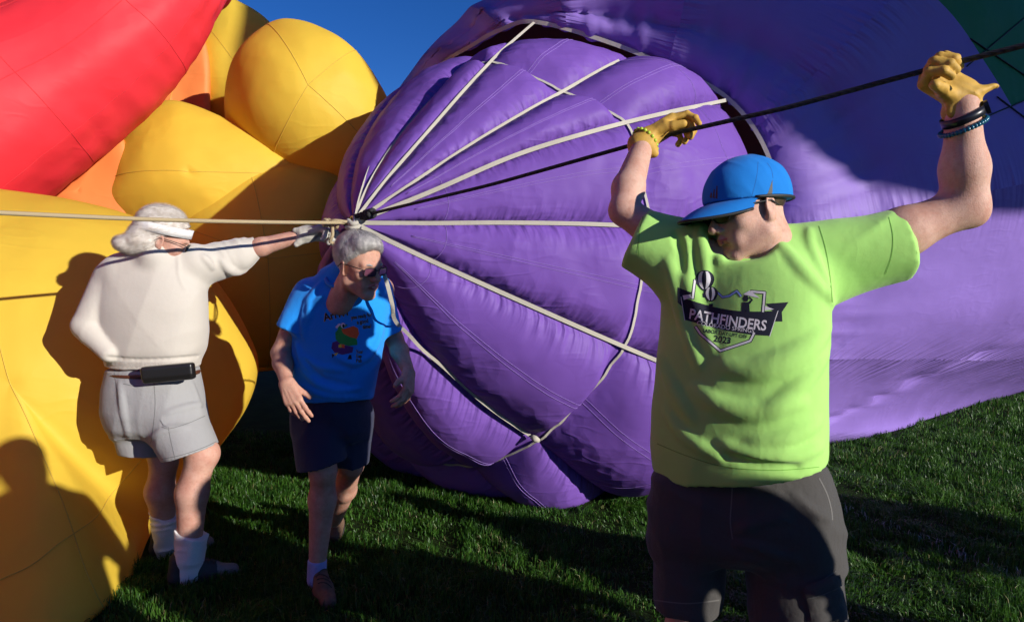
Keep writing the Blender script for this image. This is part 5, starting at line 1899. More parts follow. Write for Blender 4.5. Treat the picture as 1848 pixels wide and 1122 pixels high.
# ================================================================== the man in the blue T-shirt
def blue_man():
    root = empty('person', (-0.80, 3.0, 0), 'grey-haired man in blue printed T-shirt ducking under the white tapes', 'person', 'balloon crew')
    HS = 1.03
    HC, HM = P(648, 480, 2.86), frame((0.80, -0.55, -0.24), (0.22, -0.22, 1))
    hv, hq = build_head(open_mouth=True, jaw=0.98, neck_to=(0.0, -0.085, -0.18), neck_r=0.056)
    hw = to_world(hv * HS, HC, HM)
    cen = hv[hq].mean(1)
    lipm = (np.abs(cen[:, 0]) < 0.023) & (np.abs(cen[:, 2] + 0.066) < 0.016) & (cen[:, 1] > 0.088)
    F = Field((-1.35, 2.5, 0.55), (-0.30, 3.40, 1.60), 0.0045)
    shR, elR, wrR = P(550, 532, 3.03), P(507, 637, 3.0), P(517, 690, 2.86)
    shL, elL, wrL = P(688, 522, 3.10), P(712, 612, 3.16), P(738, 672, 3.02)
    F.cap(P(612, 540, 3.03), P(602, 700, 3.08), 0.13, 0.13, 0.03, flat=((0, 1, 0), 0.7))
    F.cap(shR, P(612, 540, 3.03), 0.055, 0.08, 0.03)
    F.cap(shL, P(612, 540, 3.03), 0.055, 0.08, 0.03)
    F.chain([shR, elR], [0.050, 0.040], 0.02)
    F.chain([elR, elR * 0.65 + wrR * 0.35, wrR], [0.040, 0.041, 0.026], 0.02)
    F.chain([shL, elL], [0.050, 0.039], 0.02)
    F.chain([elL, elL * 0.65 + wrL * 0.35, wrL], [0.039, 0.040, 0.026], 0.02)
    relax = [(0.22, 0.25, 0.15), (0.30, 0.28, 0.18), (0.42, 0.40, 0.22), (0.50, 0.45, 0.25)]
    hd = nrm(P(540, 752, 2.80) - wrR)
    hand_prims(F, wrR + hd * 0.004, hd, nrm(V(0.25, 0.9, -0.45)), -1, relax, 1.0, 0.0008, thumb=(0.50, 0.80, -0.35), thumb_curl=0.1)
    hd2 = nrm(P(736, 738, 2.90) - wrL)
    hand_prims(F, wrL + hd2 * 0.004, hd2, nrm(V(-0.9, 0.35, -0.1)), 1, [(0.5, 0.5, 0.3)] * 4, 1.0, 0.0008, thumb=(0.65, 0.75, -0.3))
    # raised tendons and veins on the back of the hand
    for a, b in (((512, 700), (524, 726)), ((518, 700), (531, 726)), ((508, 704), (514, 728))):
        F.fold([a, ((a[0] + b[0]) / 2, (a[1] + b[1]) / 2), b], 0.005, 0.002, 0.006)
    av, aq = F.mesh(1)
    # legs
    F = Field((-1.1, 2.75, 0.0), (-0.45, 3.85, 0.95), 0.007)
    kn, an = P(583, 848, 2.95), P(572, 1022, 2.98)
    F.chain([P(575, 750, 3.08), kn], [0.080, 0.056], 0.03)
    F.ell(kn + V(0, -0.02, 0.0), (0.048, 0.045, 0.055), k=0.02)
    F.chain([kn, kn * 0.68 + an * 0.32 + V(0, 0.022, 0), an], [0.052, 0.057, 0.036], 0.03)
    kb, ab = P(634, 838, 3.12), P(601, 945, 3.62)
    F.chain([P(634, 750, 3.12), kb], [0.080, 0.055], 0.03)
    F.chain([kb, kb * 0.66 + ab * 0.34 + V(0.0, 0.0, -0.012), ab], [0.050, 0.055, 0.036], 0.03)
    lv, lq = F.mesh(1)
    v, q = qjoin([(hw, hq), (av, aq), (lv, lq)])
    mi = np.zeros(len(q), int); mi[:len(hq)][lipm] = 1
    body = mk('body', v, q, None, root, mats=[SKIN_B, M_LIP], midx=mi)
    # teeth
    tv, tf = [], []
    for k in range(6):
        x = (k - 2.5) * 0.0058
        y = 0.0925 - 14 * x * x
        n = len(tv)
        for dx in (-0.0027, 0.0027):
            for z in (-0.0595, -0.0675):
                for dy in (0.0, 0.003):
                    tv.append((x + dx, y + dy, z))
        tf += [[n + i for i in q_] for q_ in ((0, 1, 3, 2), (4, 6, 7, 5), (0, 4, 5, 1), (2, 3, 7, 6), (1, 5, 7, 3), (0, 2, 6, 4))]
    mk('teeth', to_world(np.array(tv) * HS, HC, HM), tf, M_TEETH, body, smooth=False)
    # ---- hair
    F = Field((-0.12, -0.16, -0.1), (0.12, 0.14, 0.18), 0.0035)
    F.ell((0, -0.016, 0.052), (0.084, 0.106, 0.092), k=0.005)
    F.ell((0.015, 0.045, 0.105), (0.055, 0.045, 0.028), k=0.03)
    F.cut((0, 0, 0.020), (0, 0.68, -0.74))
    F.ripple(0.0015, (0.2, 1, 0), (1, 0, 0), 55, 5, 1.0)
    v, q = F.mesh(1)
    shell_hair(root, 'hair', v, q, HC, HM, HS, M_HAIR_GREY, (0.02, -0.06, 0.13), 6500, 0.060, 0.0008, 0.006, 3, down=0.35,
               comb=lambda p: V(0.5 if p[2] > 0.08 else 0.0, 0.75 if p[1] > -0.02 else -0.2, -0.6 if abs(p[0]) > 0.05 else 0.0))
    bps = []
    for s in (-1, 1):
        bps.append(tube(to_world(np.array([(s * 0.014, 0.095, 0.022), (s * 0.032, 0.092, 0.028), (s * 0.048, 0.078, 0.022)]) * HS, HC, HM), [0.003, 0.0045, 0.002], 6))
    for v, f in bps:
        mk('eyebrow', v, f, M_HAIR_GREY, root)
    spectacles(root, HC, HM, M_LENS, M_BLACK, rect=True, scale=HS, tr=0.0018)
    # ---- T-shirt
    F = Field((-1.30, 2.72, 0.78), (-0.40, 3.40, 1.55), 0.0055)
    F.zloft(oval_keys([(740, 528, 668, 3.09, 0.135), (700, 529, 674, 3.08, 0.140), (650, 530, 684, 3.06, 0.140), (600, 532, 693, 3.05, 0.135), (560, 534, 700, 3.04, 0.130),
                       (525, 540, 700, 3.03, 0.115), (502, 560, 686, 3.03, 0.090), (488, 588, 668, 3.03, 0.065)], 2.3), 0.02)
    e1, e2 = P(524, 598, 2.99), P(702, 600, 3.12)
    s1, s2 = P(562, 530, 3.03), P(680, 522, 3.08)
    F.cap(s1, e1 + (e1 - s1) * 0.4, 0.076, 0.060, 0.025, cuts=[(e1, nrm(e1 - s1 + V(-0.0, 0, 0)))])
    F.cap(s2, e2 + (e2 - s2) * 0.4, 0.068, 0.056, 0.025, cuts=[(e2, nrm(e2 - s2))])
    F.cap(P(605, 505, 3.02), P(625, 490, 2.98), 0.075, 0.066, 0.03)
    F.cap(P(606, 535, 2.97), P(642, 533, 2.96), 0.060, 0.058, 0.03)
    F.cut(P(600, 722, 3.05), V(0.03, -0.12, -1))
    F.ripple(0.0045, (0.3, 0, 1), (1, 0, 0), 8, 5, 2.2)
    F.ripple(0.0025, (1, 0, 0.4), (0, 0, 1), 13, 5, 8.8)
    for fl in ([(545, 600), (560, 560), (585, 530)], [(550, 612), (548, 570), (556, 535)], [(540, 660), (570, 690), (610, 705), (650, 700)], [(545, 640), (575, 660), (620, 668)],
               [(535, 690), (580, 712), (640, 716)], [(690, 590), (680, 620), (665, 650)], [(600, 640), (640, 655), (668, 640)], [(535, 620), (545, 650), (565, 670)], [(580, 510), (560, 540), (556, 580)]):
        F.fold(fl, 0.014, 0.007, 0.022)
    F.fold([(548, 650), (580, 682), (630, 694)], 0.010, 0.007, 0.02, -1)
    sv, sq = F.mesh(2)
    shirt = mk('t_shirt', sv, sq, M_BLUE, root)
    bv = bvh_of(sv, sq)
    v, f = tube(ring_pts(P(624, 506, 2.95), (0.15, -0.45, 1), (1, 0, 0), 0.082, 0.076, 40), 0.008, 8, cap=False)
    mk('collar', v, f, M_BLUE_RIB, shirt)
    stripline('hem_stitch', bv, [(532, 712), (570, 722), (620, 724), (664, 714)], 1.6, M_BLUE_RIB, shirt)
    stripline('hem_stitch', bv, [(503, 592), (520, 600), (546, 604)], 1.6, M_BLUE_RIB, shirt)
    # ---- print: gold-edged black lettering and a bright bird-coloured motif
    def word(t, org, size, ang, sx=0.8):
        print_text('lettering', t, bv, (org[0] - 0.3, org[1] + 0.3), size * 1.02, M_GOLD_INK, shirt, ang, sx, 0.035, 0.0025)
        print_text('lettering', t, bv, org, size, M_BLACK_INK, shirt, ang, sx, 0.012, 0.0042)
    word('Arrrrr', (609, 573), 19, R(-15), 0.95)
    word('you ready for', (653, 573), 9.5, R(-9), 0.72)
    word('a good', (655, 583), 10, R(-9), 0.75)
    word('time?', (663, 592), 10, R(-7), 0.75)
    word('Your', (649, 637), 8.5, R(0), 0.7)
    word('Lap', (648, 645), 8.5, R(0), 0.8)
    word('Pub', (648, 653), 8.5, R(0), 0.8)
    blob = lambda pol, mt, lf=0.003: print_poly('printed_shape', bv, pol, mt, shirt, lf)
    blob([[(605, 600), (612, 592), (624, 596), (636, 606), (644, 612), (645, 622), (630, 624), (614, 620), (606, 612)]], M_GREEN_INK)
    blob([[(616, 594), (626, 592), (638, 588), (646, 592), (648, 602), (644, 611), (632, 608), (620, 602)]], M_ORANGE_INK, 0.0038)
    blob([[(610, 590), (618, 584), (628, 586), (618, 594), (610, 597)]], M_GREEN_INK, 0.0032)
    blob([[(619 + 4 * math.cos(t), 587 + 5 * math.sin(t)) for t in np.linspace(0, 6.0, 12)]], M_WHITE_INK, 0.0040)
    blob([[(620 + 2.4 * math.cos(t), 588 + 3.2 * math.sin(t)) for t in np.linspace(0, 6.0, 10)]], M_NAVY_INK, 0.0050)
    blob([[(605, 590), (612, 583), (615, 585), (608, 593)]], M_WHITE_INK, 0.0036)
    blob([[(600, 618), (610, 614), (620, 622), (638, 626), (636, 636), (618, 640), (604, 636), (598, 628)]], M_PURPLE_INK, 0.0028)
    blob([[(611, 622), (616, 620), (617, 627), (611, 627)], [(602, 638), (611, 636), (606, 642)]], M_YELLOW_INK, 0.0040)
    blob([[(617, 621), (622, 622), (622, 628), (617, 627)]], M_ORANGE_INK, 0.0040)
    blob([[(630, 640), (634, 640), (635, 648), (627, 648)], [(599, 638), (604, 640), (600, 646)]], M_BLACK_INK, 0.0036)
    # ---- shorts
    F = Field((-1.15, 2.75, 0.45), (-0.45, 3.40, 0.95), 0.006)
    F.zloft(oval_keys([(705, 534, 662, 3.09, 0.125), (740, 530, 668, 3.08, 0.135), (775, 530, 668, 3.08, 0.125), (790, 540, 662, 3.08, 0.09)], 2.4), 0.03)
    a, b = P(574, 750, 3.07), P(581, 838, 2.97)
    F.cap(a, b + (b - a) * 0.3, 0.118, 0.104, 0.03, cuts=[(b, nrm(b - a + V(0, 0.1, 0)))])
    a, b = P(632, 750, 3.12), P(628, 835, 3.13)
    F.cap(a, b + (b - a) * 0.3, 0.112, 0.095, 0.03, cuts=[(b, nrm(b - a))])
    F.ripple(0.006, (0.1, 0, 1), (1, 0, 0), 11, 3.0, 6.1)
    v, q = F.mesh(2)
    sh = mk('shorts', v, q, M_NAVY, root)
    # ---- socks and boots
    for (a, n_) in ((an, 'sock'), (ab, 'sock')):
        d = nrm((kn if a is an else kb) - a)
        F = Field(a - 0.12, a + 0.14, 0.005)
        F.cap(a - d * 0.06, a + d * 0.045, 0.041, 0.042, 0.01, cuts=[(a + d * 0.035, d)])
        v, q = F.mesh(1)
        mk('sock', v, q, M_SOCK_BLUE, root)
    shoe(root, P(566, 1068, 3.03) * V(1, 1, 0) + V(0, 0.03, 0.0), P(597, 1125, 2.80) * V(1, 1, 0), 0.05, M_BOOT, M_SOLE, 'hiking_shoe', 0.085)
    shoe(root, P(604, 945, 3.74) * V(1, 1, 0) + V(0, 0.02, 0.09), P(606, 985, 3.55) * V(1, 1, 0) + V(0, 0, 0.0), 0.05, M_BOOT, M_SOLE, 'hiking_shoe', 0.085)


blue_man()


# ================================================================== the man in the sweatshirt
def sweatshirt_man():
    root = empty('person', (-1.52, 3.15, 0), 'white-haired man in cream sweatshirt and grey shorts with headband, back turned, reaching for the crown', 'person', 'balloon crew')
    HS = 1.03
    HC, HM = P(296, 434, 3.10), frame((0.86, 0.36, -0.30), (0.28, 0.0, 1))
    hv, hq = build_head(jaw=1.05, neck_to=(0.0, -0.005, -0.15), neck_r=0.050)
    hw = to_world(hv * HS, HC, HM)
    F = Field((-2.15, 2.75, 0.85), (-0.80, 3.60, 1.72), 0.007)
    shR, elR, wrR = P(335, 488, 3.20), P(438, 455, 3.30), P(548, 424, 3.34)
    shL, elL, wrL = P(200, 508, 3.12), P(160, 588, 3.07), P(204, 636, 3.08)
    F.cap(P(272, 500, 3.15), P(275, 680, 3.17), 0.17, 0.16, 0.03, flat=((0, 1, 0), 0.7))
    for s_ in (shR, shL):
        F.cap(s_, P(272, 510, 3.15), 0.07, 0.10, 0.03)
    F.chain([shR, elR], [0.06, 0.046], 0.02)
    F.chain([elR, elR * 0.7 + wrR * 0.3, wrR], [0.044, 0.044, 0.030], 0.02)
    F.chain([shL, elL, wrL], [0.06, 0.046, 0.03], 0.02)
    av, aq = F.mesh(1)
    F = Field((-1.98, 2.85, 0.0), (-1.15, 3.65, 0.95), 0.007)
    k1, a1 = P(363, 822, 3.06), P(341, 1012, 3.07)
    k2, a2 = P(296, 832, 3.26), P(302, 985, 3.38)
    F.chain([P(315, 730, 3.16), k1], [0.085, 0.064], 0.03)
    F.ell(k1 + V(0.02, 0.02, 0.01), (0.055, 0.055, 0.06), k=0.03)
    F.chain([k1, k1 * 0.66 + a1 * 0.34 + V(-0.018, -0.01, 0), a1], [0.060, 0.068, 0.045], 0.03)
    F.chain([P(255, 730, 3.2), k2], [0.085, 0.060], 0.03)
    F.chain([k2, k2 * 0.66 + a2 * 0.34 + V(-0.02, -0.01, 0), a2], [0.058, 0.066, 0.045], 0.03)
    lv, lq = F.mesh(1)
    v, q = qjoin([(hw, hq), (av, aq), (lv, lq)])
    mk('body', v, q, SKIN_C, root)
    # ---- hair
    F = Field((-0.14, -0.24, -0.16), (0.14, 0.14, 0.18), 0.0035)
    F.ell((0, -0.018, 0.056), (0.084, 0.106, 0.090), k=0.005)
    F.cut((0, 0, 0.025), (0, 0.66, -0.75))
    F.ell((0, -0.085, -0.025), (0.078, 0.052, 0.060), k=0.03)
    F.ell((0, -0.135, -0.060), (0.060, 0.040, 0.026), k=0.03)
    F.ell((0, -0.05, -0.02), (0.084, 0.040, 0.05), k=0.02)
    F.ripple(0.005, (0, -1, -0.3), (0, -0.3, 1), 22, 4, 1.0)
    v, q = F.mesh(1)
    shell_hair(root, 'hair', v, q, HC, HM, HS, M_HAIR_WHITE, (0, 0.09, 0.10), 7500, 0.085, 0.0008, 0.011, 8, wave=0.009, down=0.45, droop=(0, -0.6, -0.5))
    # headband
    c0 = V(0, -0.016, 0.052)
    ring = []
    for k in range(61):
        a = 2 * math.pi * k / 60
        ring.append((0.0885 * math.sin(a), -0.016 + 0.1115 * math.cos(a), 0.050 + 0.010 * math.cos(a)))
    ring = np.array(ring)
    nn = ring - c0; nn[:, 2] = 0
    v, f = ribbon(to_world(ring * HS, HC, HM), nn @ HM.T, 0.040, 0.007)
    mk('headband', v, f, M_SOCK, root)
    spectacles(root, HC, HM, M_LENS_B, M_BLACK, rect=True, scale=HS, tr=0.0016)
    # ---- sweatshirt
    F = Field((-2.15, 2.78, 0.90), (-0.98, 3.55, 1.68), 0.006)
    F.zloft(oval_keys([(672, 196, 355, 3.17, 0.140), (648, 194, 358, 3.17, 0.146), (634, 187, 366, 3.17, 0.166), (600, 183, 370, 3.16, 0.168), (550, 181, 369, 3.15, 0.162), (510, 184, 364, 3.15, 0.150),
                       (480, 198, 348, 3.15, 0.126), (458, 228, 325, 3.14, 0.098), (446, 245, 312, 3.13, 0.078)], 2.3), 0.02)
    eR = P(462, 446, 3.32)
    F.chain([P(320, 497, 3.18), P(395, 470, 3.26), P(432, 462, 3.29), eR], [0.092, 0.078, 0.066, 0.048], 0.04, cuts=[(eR, nrm(eR - P(395, 470, 3.26)))])
    F.chain([P(205, 505, 3.12), P(158, 588, 3.06), P(196, 636, 3.02)], [0.084, 0.062, 0.046], 0.010)
    F.cap(P(285, 474, 3.13), P(280, 462, 3.08), 0.085, 0.075, 0.03)
    F.cap(P(222, 492, 3.11), P(350, 474, 3.17), 0.090, 0.088, 0.03)
    F.cut(P(275, 669, 3.0), V(0, 0, -1))
    F.ripple(0.004, (0.5, 0, 1), (1, 0, 0), 6, 5, 2.9)
    F.ripple(0.002, (1, 0, 0.5), (0, 0, 1), 12, 5, 4.4)
    # bunched cloth on the pushed-up sleeve: uneven rings round the arm
    s0, s1 = P(398, 470, 3.26), P(456, 448, 3.315)
    dd = nrm(s1 - s0)
    rr_ = np.random.default_rng(4)
    for t in np.linspace(0.05, 0.92, 7):
        c_ = s0 * (1 - t) + s1 * t
        rad = 0.078 * (1 - t) + 0.051 * t
        a0 = rr_.uniform(0, 6.28)
        rp_ = ring_pts(c_, nrm(dd + rr_.normal(0, 0.16, 3)), (0, 0, 1), rad, rad, 18, a0, a0 + rr_.uniform(3.6, 5.6))
        F.chain(rp_, list(0.011 * np.sin(np.linspace(0.25, math.pi - 0.25, 18)) + 0.001), 0.010)
    F.fold([(400, 470), (412, 486), (428, 492), (444, 488)], 0.018, 0.012, 0.02)
    F.fold([(365, 462), (376, 472), (384, 484)], 0.014, 0.008, 0.02)
    F.fold([(320, 452), (322, 475), (324, 500), (334, 522)], 0.007, 0.004, 0.01)          # sleeve seam
    F.ripple(0.0028, (-0.8, 0, 1), (1, 0, 0.8), 9, 6, 5.2, lambda X, Y, Z: np.clip((1.45 - Z) / 0.2, 0, 1))
    F.fold([(196, 645), (240, 649), (300, 648), (358, 643)], 0.008, 0.007, 0.012, -1, False)
    v, q = F.mesh(2)
    sw = mk('sweatshirt', v, q, M_SWEAT, root)
    bv = bvh_of(v, q)
    print_poly('rib_hem', bv, [[(192 + 16.8 * i, 652 - 0.6 * i * (10 - i) * -0.12), (192 + 16.8 * (i + 1), 652 - 0.6 * (i + 1) * (9 - i) * -0.12), (193 + 16.5 * (i + 1), 667), (193 + 16.5 * i, 667)] for i in range(10)], M_SWEAT_RIB, sw, 0.0015, 8)
    d = nrm(eR - P(395, 470, 3.26))
    v, f = tube([eR - d * 0.045, eR - d * 0.02, eR + d * 0.006], [0.056, 0.052, 0.050], 24)
    mk('cuff', v, f, M_SWEAT_RIB, sw)
    # ---- shorts
    F = Field((-2.0, 2.80, 0.45), (-1.15, 3.60, 1.02), 0.006)
    F.zloft(oval_keys([(664, 198, 352, 3.17, 0.136), (700, 192, 360, 3.17, 0.150), (740, 192, 368, 3.17, 0.156), (770, 200, 368, 3.17, 0.142), (785, 210, 364, 3.17, 0.10)], 2.4), 0.03)
    b2 = P(252, 815, 3.24)
    F.cap(P(243, 745, 3.20), b2 + V(0.03, 0, -0.06), 0.116, 0.096, 0.04, cuts=[(b2, nrm(V(-0.10, 0, -1)))])
    b1 = P(344, 816, 3.08)
    F.cap(P(308, 745, 3.14), b1 + V(0.04, -0.02, -0.06), 0.126, 0.122, 0.04, cuts=[(b1, nrm(V(0.32, 0, -1)))])
    F.ripple(0.005, (0.2, 0, 1), (1, 0, 0), 9, 3.5, 1.1)
    for fl in ([(215, 690), (222, 740), (232, 790)], [(345, 690), (355, 720), (360, 745)], [(300, 745), (335, 735), (365, 728)], [(270, 790), (300, 775), (340, 770)]):
        F.fold(fl, 0.014, 0.006, 0.025)
    v, q = F.mesh(2)
    sh = mk('shorts', v, q, M_GREYS, root)
    bs = bvh_of(v, q)
    stripline('topstitch', bs, [(222, 692), (250, 697), (285, 694)], 1.6, M_SEAM_GREY, sh)
    stripline('topstitch', bs, [(302, 760), (306, 785), (312, 812), (316, 828)], 1.4, M_SEAM_GREY, sh)
    stripline('topstitch', bs, [(292, 828), (330, 820), (370, 806), (394, 794)], 1.4, M_SEAM_GREY, sh)
    stripline('topstitch', bs, [(206, 672), (210, 700), (216, 740)], 1.4, M_SEAM_GREY, sh)
    print_poly('pocket_flap', bs, [[(290, 757), (330, 747), (368, 734), (370, 748), (335, 762), (303, 771), (296, 768)]], M_GREYS, sh, 0.022, 6)
    stripline('topstitch', bs, [(292, 770), (306, 773), (338, 764), (370, 750)], 1.2, M_SEAM_GREY, sh, 0.006)
    stripline('topstitch', bs, [(278, 690), (280, 730), (276, 775), (272, 800)], 1.2, M_SEAM_GREY, sh, 0.004)
    # belt and pouch
    v, f = tube(ring_pts(P(276, 672, 3.17), (0, 0, 1), (1, 0, 0), 0.203, 0.140, 60), 0.010, 8, cap=False)
    mk('belt', v, f, M_BELT, root)
    a, b = P(264, 676, 3.00), P(350, 668, 3.02)
    d = nrm(b - a); up_ = nrm(V(-d[2], 0, d[0])); nn = np.cross(d, up_)
    if nn[1] > 0:
        nn = -nn
    F = Field(np.minimum(a, b) - 0.09, np.maximum(a, b) + 0.09, 0.004)
    axm = np.stack([d, nn, up_], 1)
    F.box((a + b) / 2 + nn * 0.012, axm, (0.108, 0.026, 0.037), 0.012)
    F.box((a + b) / 2 + nn * 0.022 + up_ * 0.008, axm, (0.110, 0.022, 0.030), 0.011, 0.004)
    v, q = F.mesh(1)
    po = mk('belt_pouch', v, q, M_LEATHER, root)
    po['label'] = 'black leather pouch worn on the belt at the back'
    bp_ = bvh_of(v, q)
    stripline('flap_edge', bp_, [(275, 688), (310, 690), (322, 684), (346, 684)], 1.6, M_BLACK, po, 0.002)
    # ---- socks and shoes
    for (a, k_, up2) in ((a1, k1, 0.135), (a2, k2, 0.20)):
        d = nrm(k_ - a)
        F = Field(a - 0.14, a + 0.26, 0.005)
        F.chain([a - d * 0.06, a + d * 0.02, a + d * (up2 + 0.03)], [0.056, 0.060, 0.076], 0.01, cuts=[(a + d * up2, nrm(d + V(0.25, 0, 0)))])
        F.ripple(0.005, (1, 0.2, 0.1), (0, 0, 1), 34, 5, 1.0)
        v, q = F.mesh(1)
        mk('sock', v, q, M_SOCK, root)
    h1 = a1 * V(1, 1, 0)
    shoe(root, h1 + V(-0.075, -0.04, 0.0), h1 + V(0.195, 0.10, 0.0), 0.05, M_BOOT_D, M_SOLE, 'shoe', 0.085, toe_mat=M_TOE)
    h2 = a2 * V(1, 1, 0)
    shoe(root, h2 + V(-0.07, -0.03, 0), h2 + V(0.19, 0.12, 0), 0.05, M_BOOT_D, M_SOLE, 'shoe', 0.085, toe_mat=M_TOE)
    # ---- glove closed on the bundle of tapes
    F = Field(wrR - V(0.10, 0.14, 0.12), wrR + V(0.24, 0.14, 0.12), 0.0035)
    yd, pd = nrm(P(605, 408, 3.32) - wrR), nrm((0.1, -0.25, -1.0))
    hand_prims(F, wrR + yd * 0.01, yd, pd, -1, [(0.5, 1.0, 0.7), (0.6, 1.05, 0.7), (0.7, 1.1, 0.7), (0.75, 1.1, 0.7)], 1.15, 0.003, thumb=(0.45, 0.85, -0.45))
    F.cap(wrR + yd * 0.02, wrR - yd * 0.03 + V(0, 0, 0.012), 0.036, 0.022, 0.02)
    F.cap(wrR + yd * 0.02, wrR - yd * 0.035 + V(0, -0.03, 0.03), 0.03, 0.012, 0.02)
    F.cap(wrR + yd * 0.02, wrR - yd * 0.030 + V(0, -0.03, -0.04), 0.03, 0.012, 0.02)
    F.ripple(0.003, yd, (0, 0, 1), 45, 3, 2.0)
    v, q = F.mesh(1)
    mk('glove', v, q, M_GLOVE_W, root)['label'] = 'worn white leather work glove'


sweatshirt_man()
# ------------------------------------------------------------------ ropes
def braid_mat(name, a, b_, sc):
    m, t, N, L, b = new_mat(name)
    b.inputs['Roughness'].default_value = 0.75
    tc = N.new('ShaderNodeTexCoord')
    wv = N.new('ShaderNodeTexWave'); wv.inputs['Scale'].default_value = sc; wv.inputs['Distortion'].default_value = 1.0
    wv.bands_direction = 'DIAGONAL'
    L.new(tc.outputs['Object'], wv.inputs['Vector'])
    rp = N.new('ShaderNodeValToRGB')
    rp.color_ramp.elements[0].color = (*a, 1); rp.color_ramp.elements[1].color = (*b_, 1)
    L.new(wv.outputs['Fac'], rp.inputs[0]); L.new(rp.outputs[0], b.inputs['Base Color'])
    bp = N.new('ShaderNodeBump'); bp.inputs['Distance'].default_value = 0.003; bp.inputs['Strength'].default_value = 0.7
    L.new(wv.outputs['Fac'], bp.inputs['Height']); L.new(bp.outputs[0], b.inputs['Normal'])
    return m


M_ROPE_T = braid_mat('tan_braided_rope', (0.36, 0.27, 0.14), (0.56, 0.45, 0.27), 90)
M_ROPE_B = braid_mat('black_braided_rope', (0.008, 0.008, 0.009), (0.03, 0.03, 0.032), 90)


def coil(c, axis, r, turns, rr, pitch, n=90):
    a = nrm(axis)
    u = nrm(np.cross(a, (0.3, 0.2, 1)))
    v = np.cross(a, u)
    th = np.linspace(0, 2 * math.pi * turns, n)
    return tube(np.asarray(c)[None] + r * (np.cos(th)[:, None] * u + np.sin(th)[:, None] * v) + (th / (2 * math.pi) - turns / 2)[:, None] * pitch * a, rr, 8)


def ropes():
    # black crown line: from the knot through both gloved hands and out of the picture
    k0 = P(668, 386, 3.24)
    h1, h2 = LIME['handR'], LIME['handL']
    end = h2 + (h2 - h1) * 0.55
    pts = [P(652, 392, 3.26), k0, h1 * 0.5 + k0 * 0.5 + V(0, 0, -0.012), h1, h1 * 0.5 + h2 * 0.5 + V(0, 0, -0.008), h2, end]
    path = np.concatenate([np.linspace(pts[i], pts[i + 1], 24)[:-1] for i in range(len(pts) - 1)] + [pts[-1][None]])
    path[3:-3] = (path[:-6] + path[1:-5] + path[2:-4] + path[3:-3] + path[4:-2] + path[5:-1] + path[6:]) / 7
    root = empty('crown_rope', P(668, 386, 3.24), 'black braided crown rope knotted to the tapes and held up by two gloved hands', 'rope')
    v, f = tube(path, 0.0072, 10)
    mk('line', v, f, M_ROPE_B, root)
    d = nrm(h1 - k0)
    v, f = joined([coil(k0 - d * 0.01, d, 0.017, 4, 0.009, 0.017), coil(k0 - d * 0.075, d + V(0, 0.1, 0.1), 0.012, 2.5, 0.008, 0.018),
                   tube(catmull([k0 - d * 0.03, k0 - d * 0.10 + V(0, -0.01, 0.008), k0 - d * 0.165 + V(0, -0.015, -0.005), k0 - d * 0.20 + V(0.0, 0, -0.02)], 20), 0.010, 8),
                   tube(catmull([k0 - d * 0.03, k0 - d * 0.09 + V(0, -0.012, -0.018), k0 - d * 0.15 + V(0, -0.015, -0.025)], 16), 0.009, 8)])
    mk('knot', v, f, M_ROPE_B, root)
    # tan handling rope going out of the picture at the left
    r2 = empty('handling_rope', P(590, 404, 3.27), 'tan braided rope running taut across the sweatshirt man to the left', 'rope')
    a, b = P(640, 402, 3.29), P(-120, 378, 2.15)
    t = np.linspace(0, 1, 60)[:, None]
    path = a * (1 - t) + b * t
    path[:, 2] -= 0.012 * np.sin(math.pi * t[:, 0])
    v, f = tube(path, 0.0082, 10)
    mk('line', v, f, M_ROPE_T, r2)
    d = nrm(b - a)
    kk = P(590, 402, 3.25)
    v, f = joined([coil(kk, d, 0.014, 2.5, 0.0085, 0.016), coil(P(606, 405, 3.26), d + V(0, 0.2, 0.5), 0.014, 1.5, 0.008, 0.02),
                   tube(catmull([kk, P(604, 398, 3.23), P(622, 400, 3.24), P(640, 403, 3.27)], 20), 0.008, 8),
                   tube(catmull([P(600, 410, 3.25), P(600, 425, 3.23), P(596, 436, 3.24), P(606, 440, 3.25)], 20), 0.008, 8)])
    mk('knot', v, f, M_ROPE_T, r2)
    # crown ring: the steel ring that gathers every tape
    c = P(634, 404, 3.28)
    v, f = tube(ring_pts(c, nrm(VP_AX + V(0, -0.6, 0)), (0, 0, 1), 0.036, 0.036, 40), 0.0055, 8, cap=False)
    mk('crown_ring', v, f, M_STEEL, purple)
    v, f = joined([tube(catmull([P(628, 398, 3.26), P(636, 404, 3.23), P(646, 402, 3.24)], 12), 0.012, 8), tube(catmull([P(626, 410, 3.26), P(636, 412, 3.23), P(650, 408, 3.25)], 12), 0.012, 8)])
    mk('tape_bundle', v, f, M_TAPE, purple)


ropes()
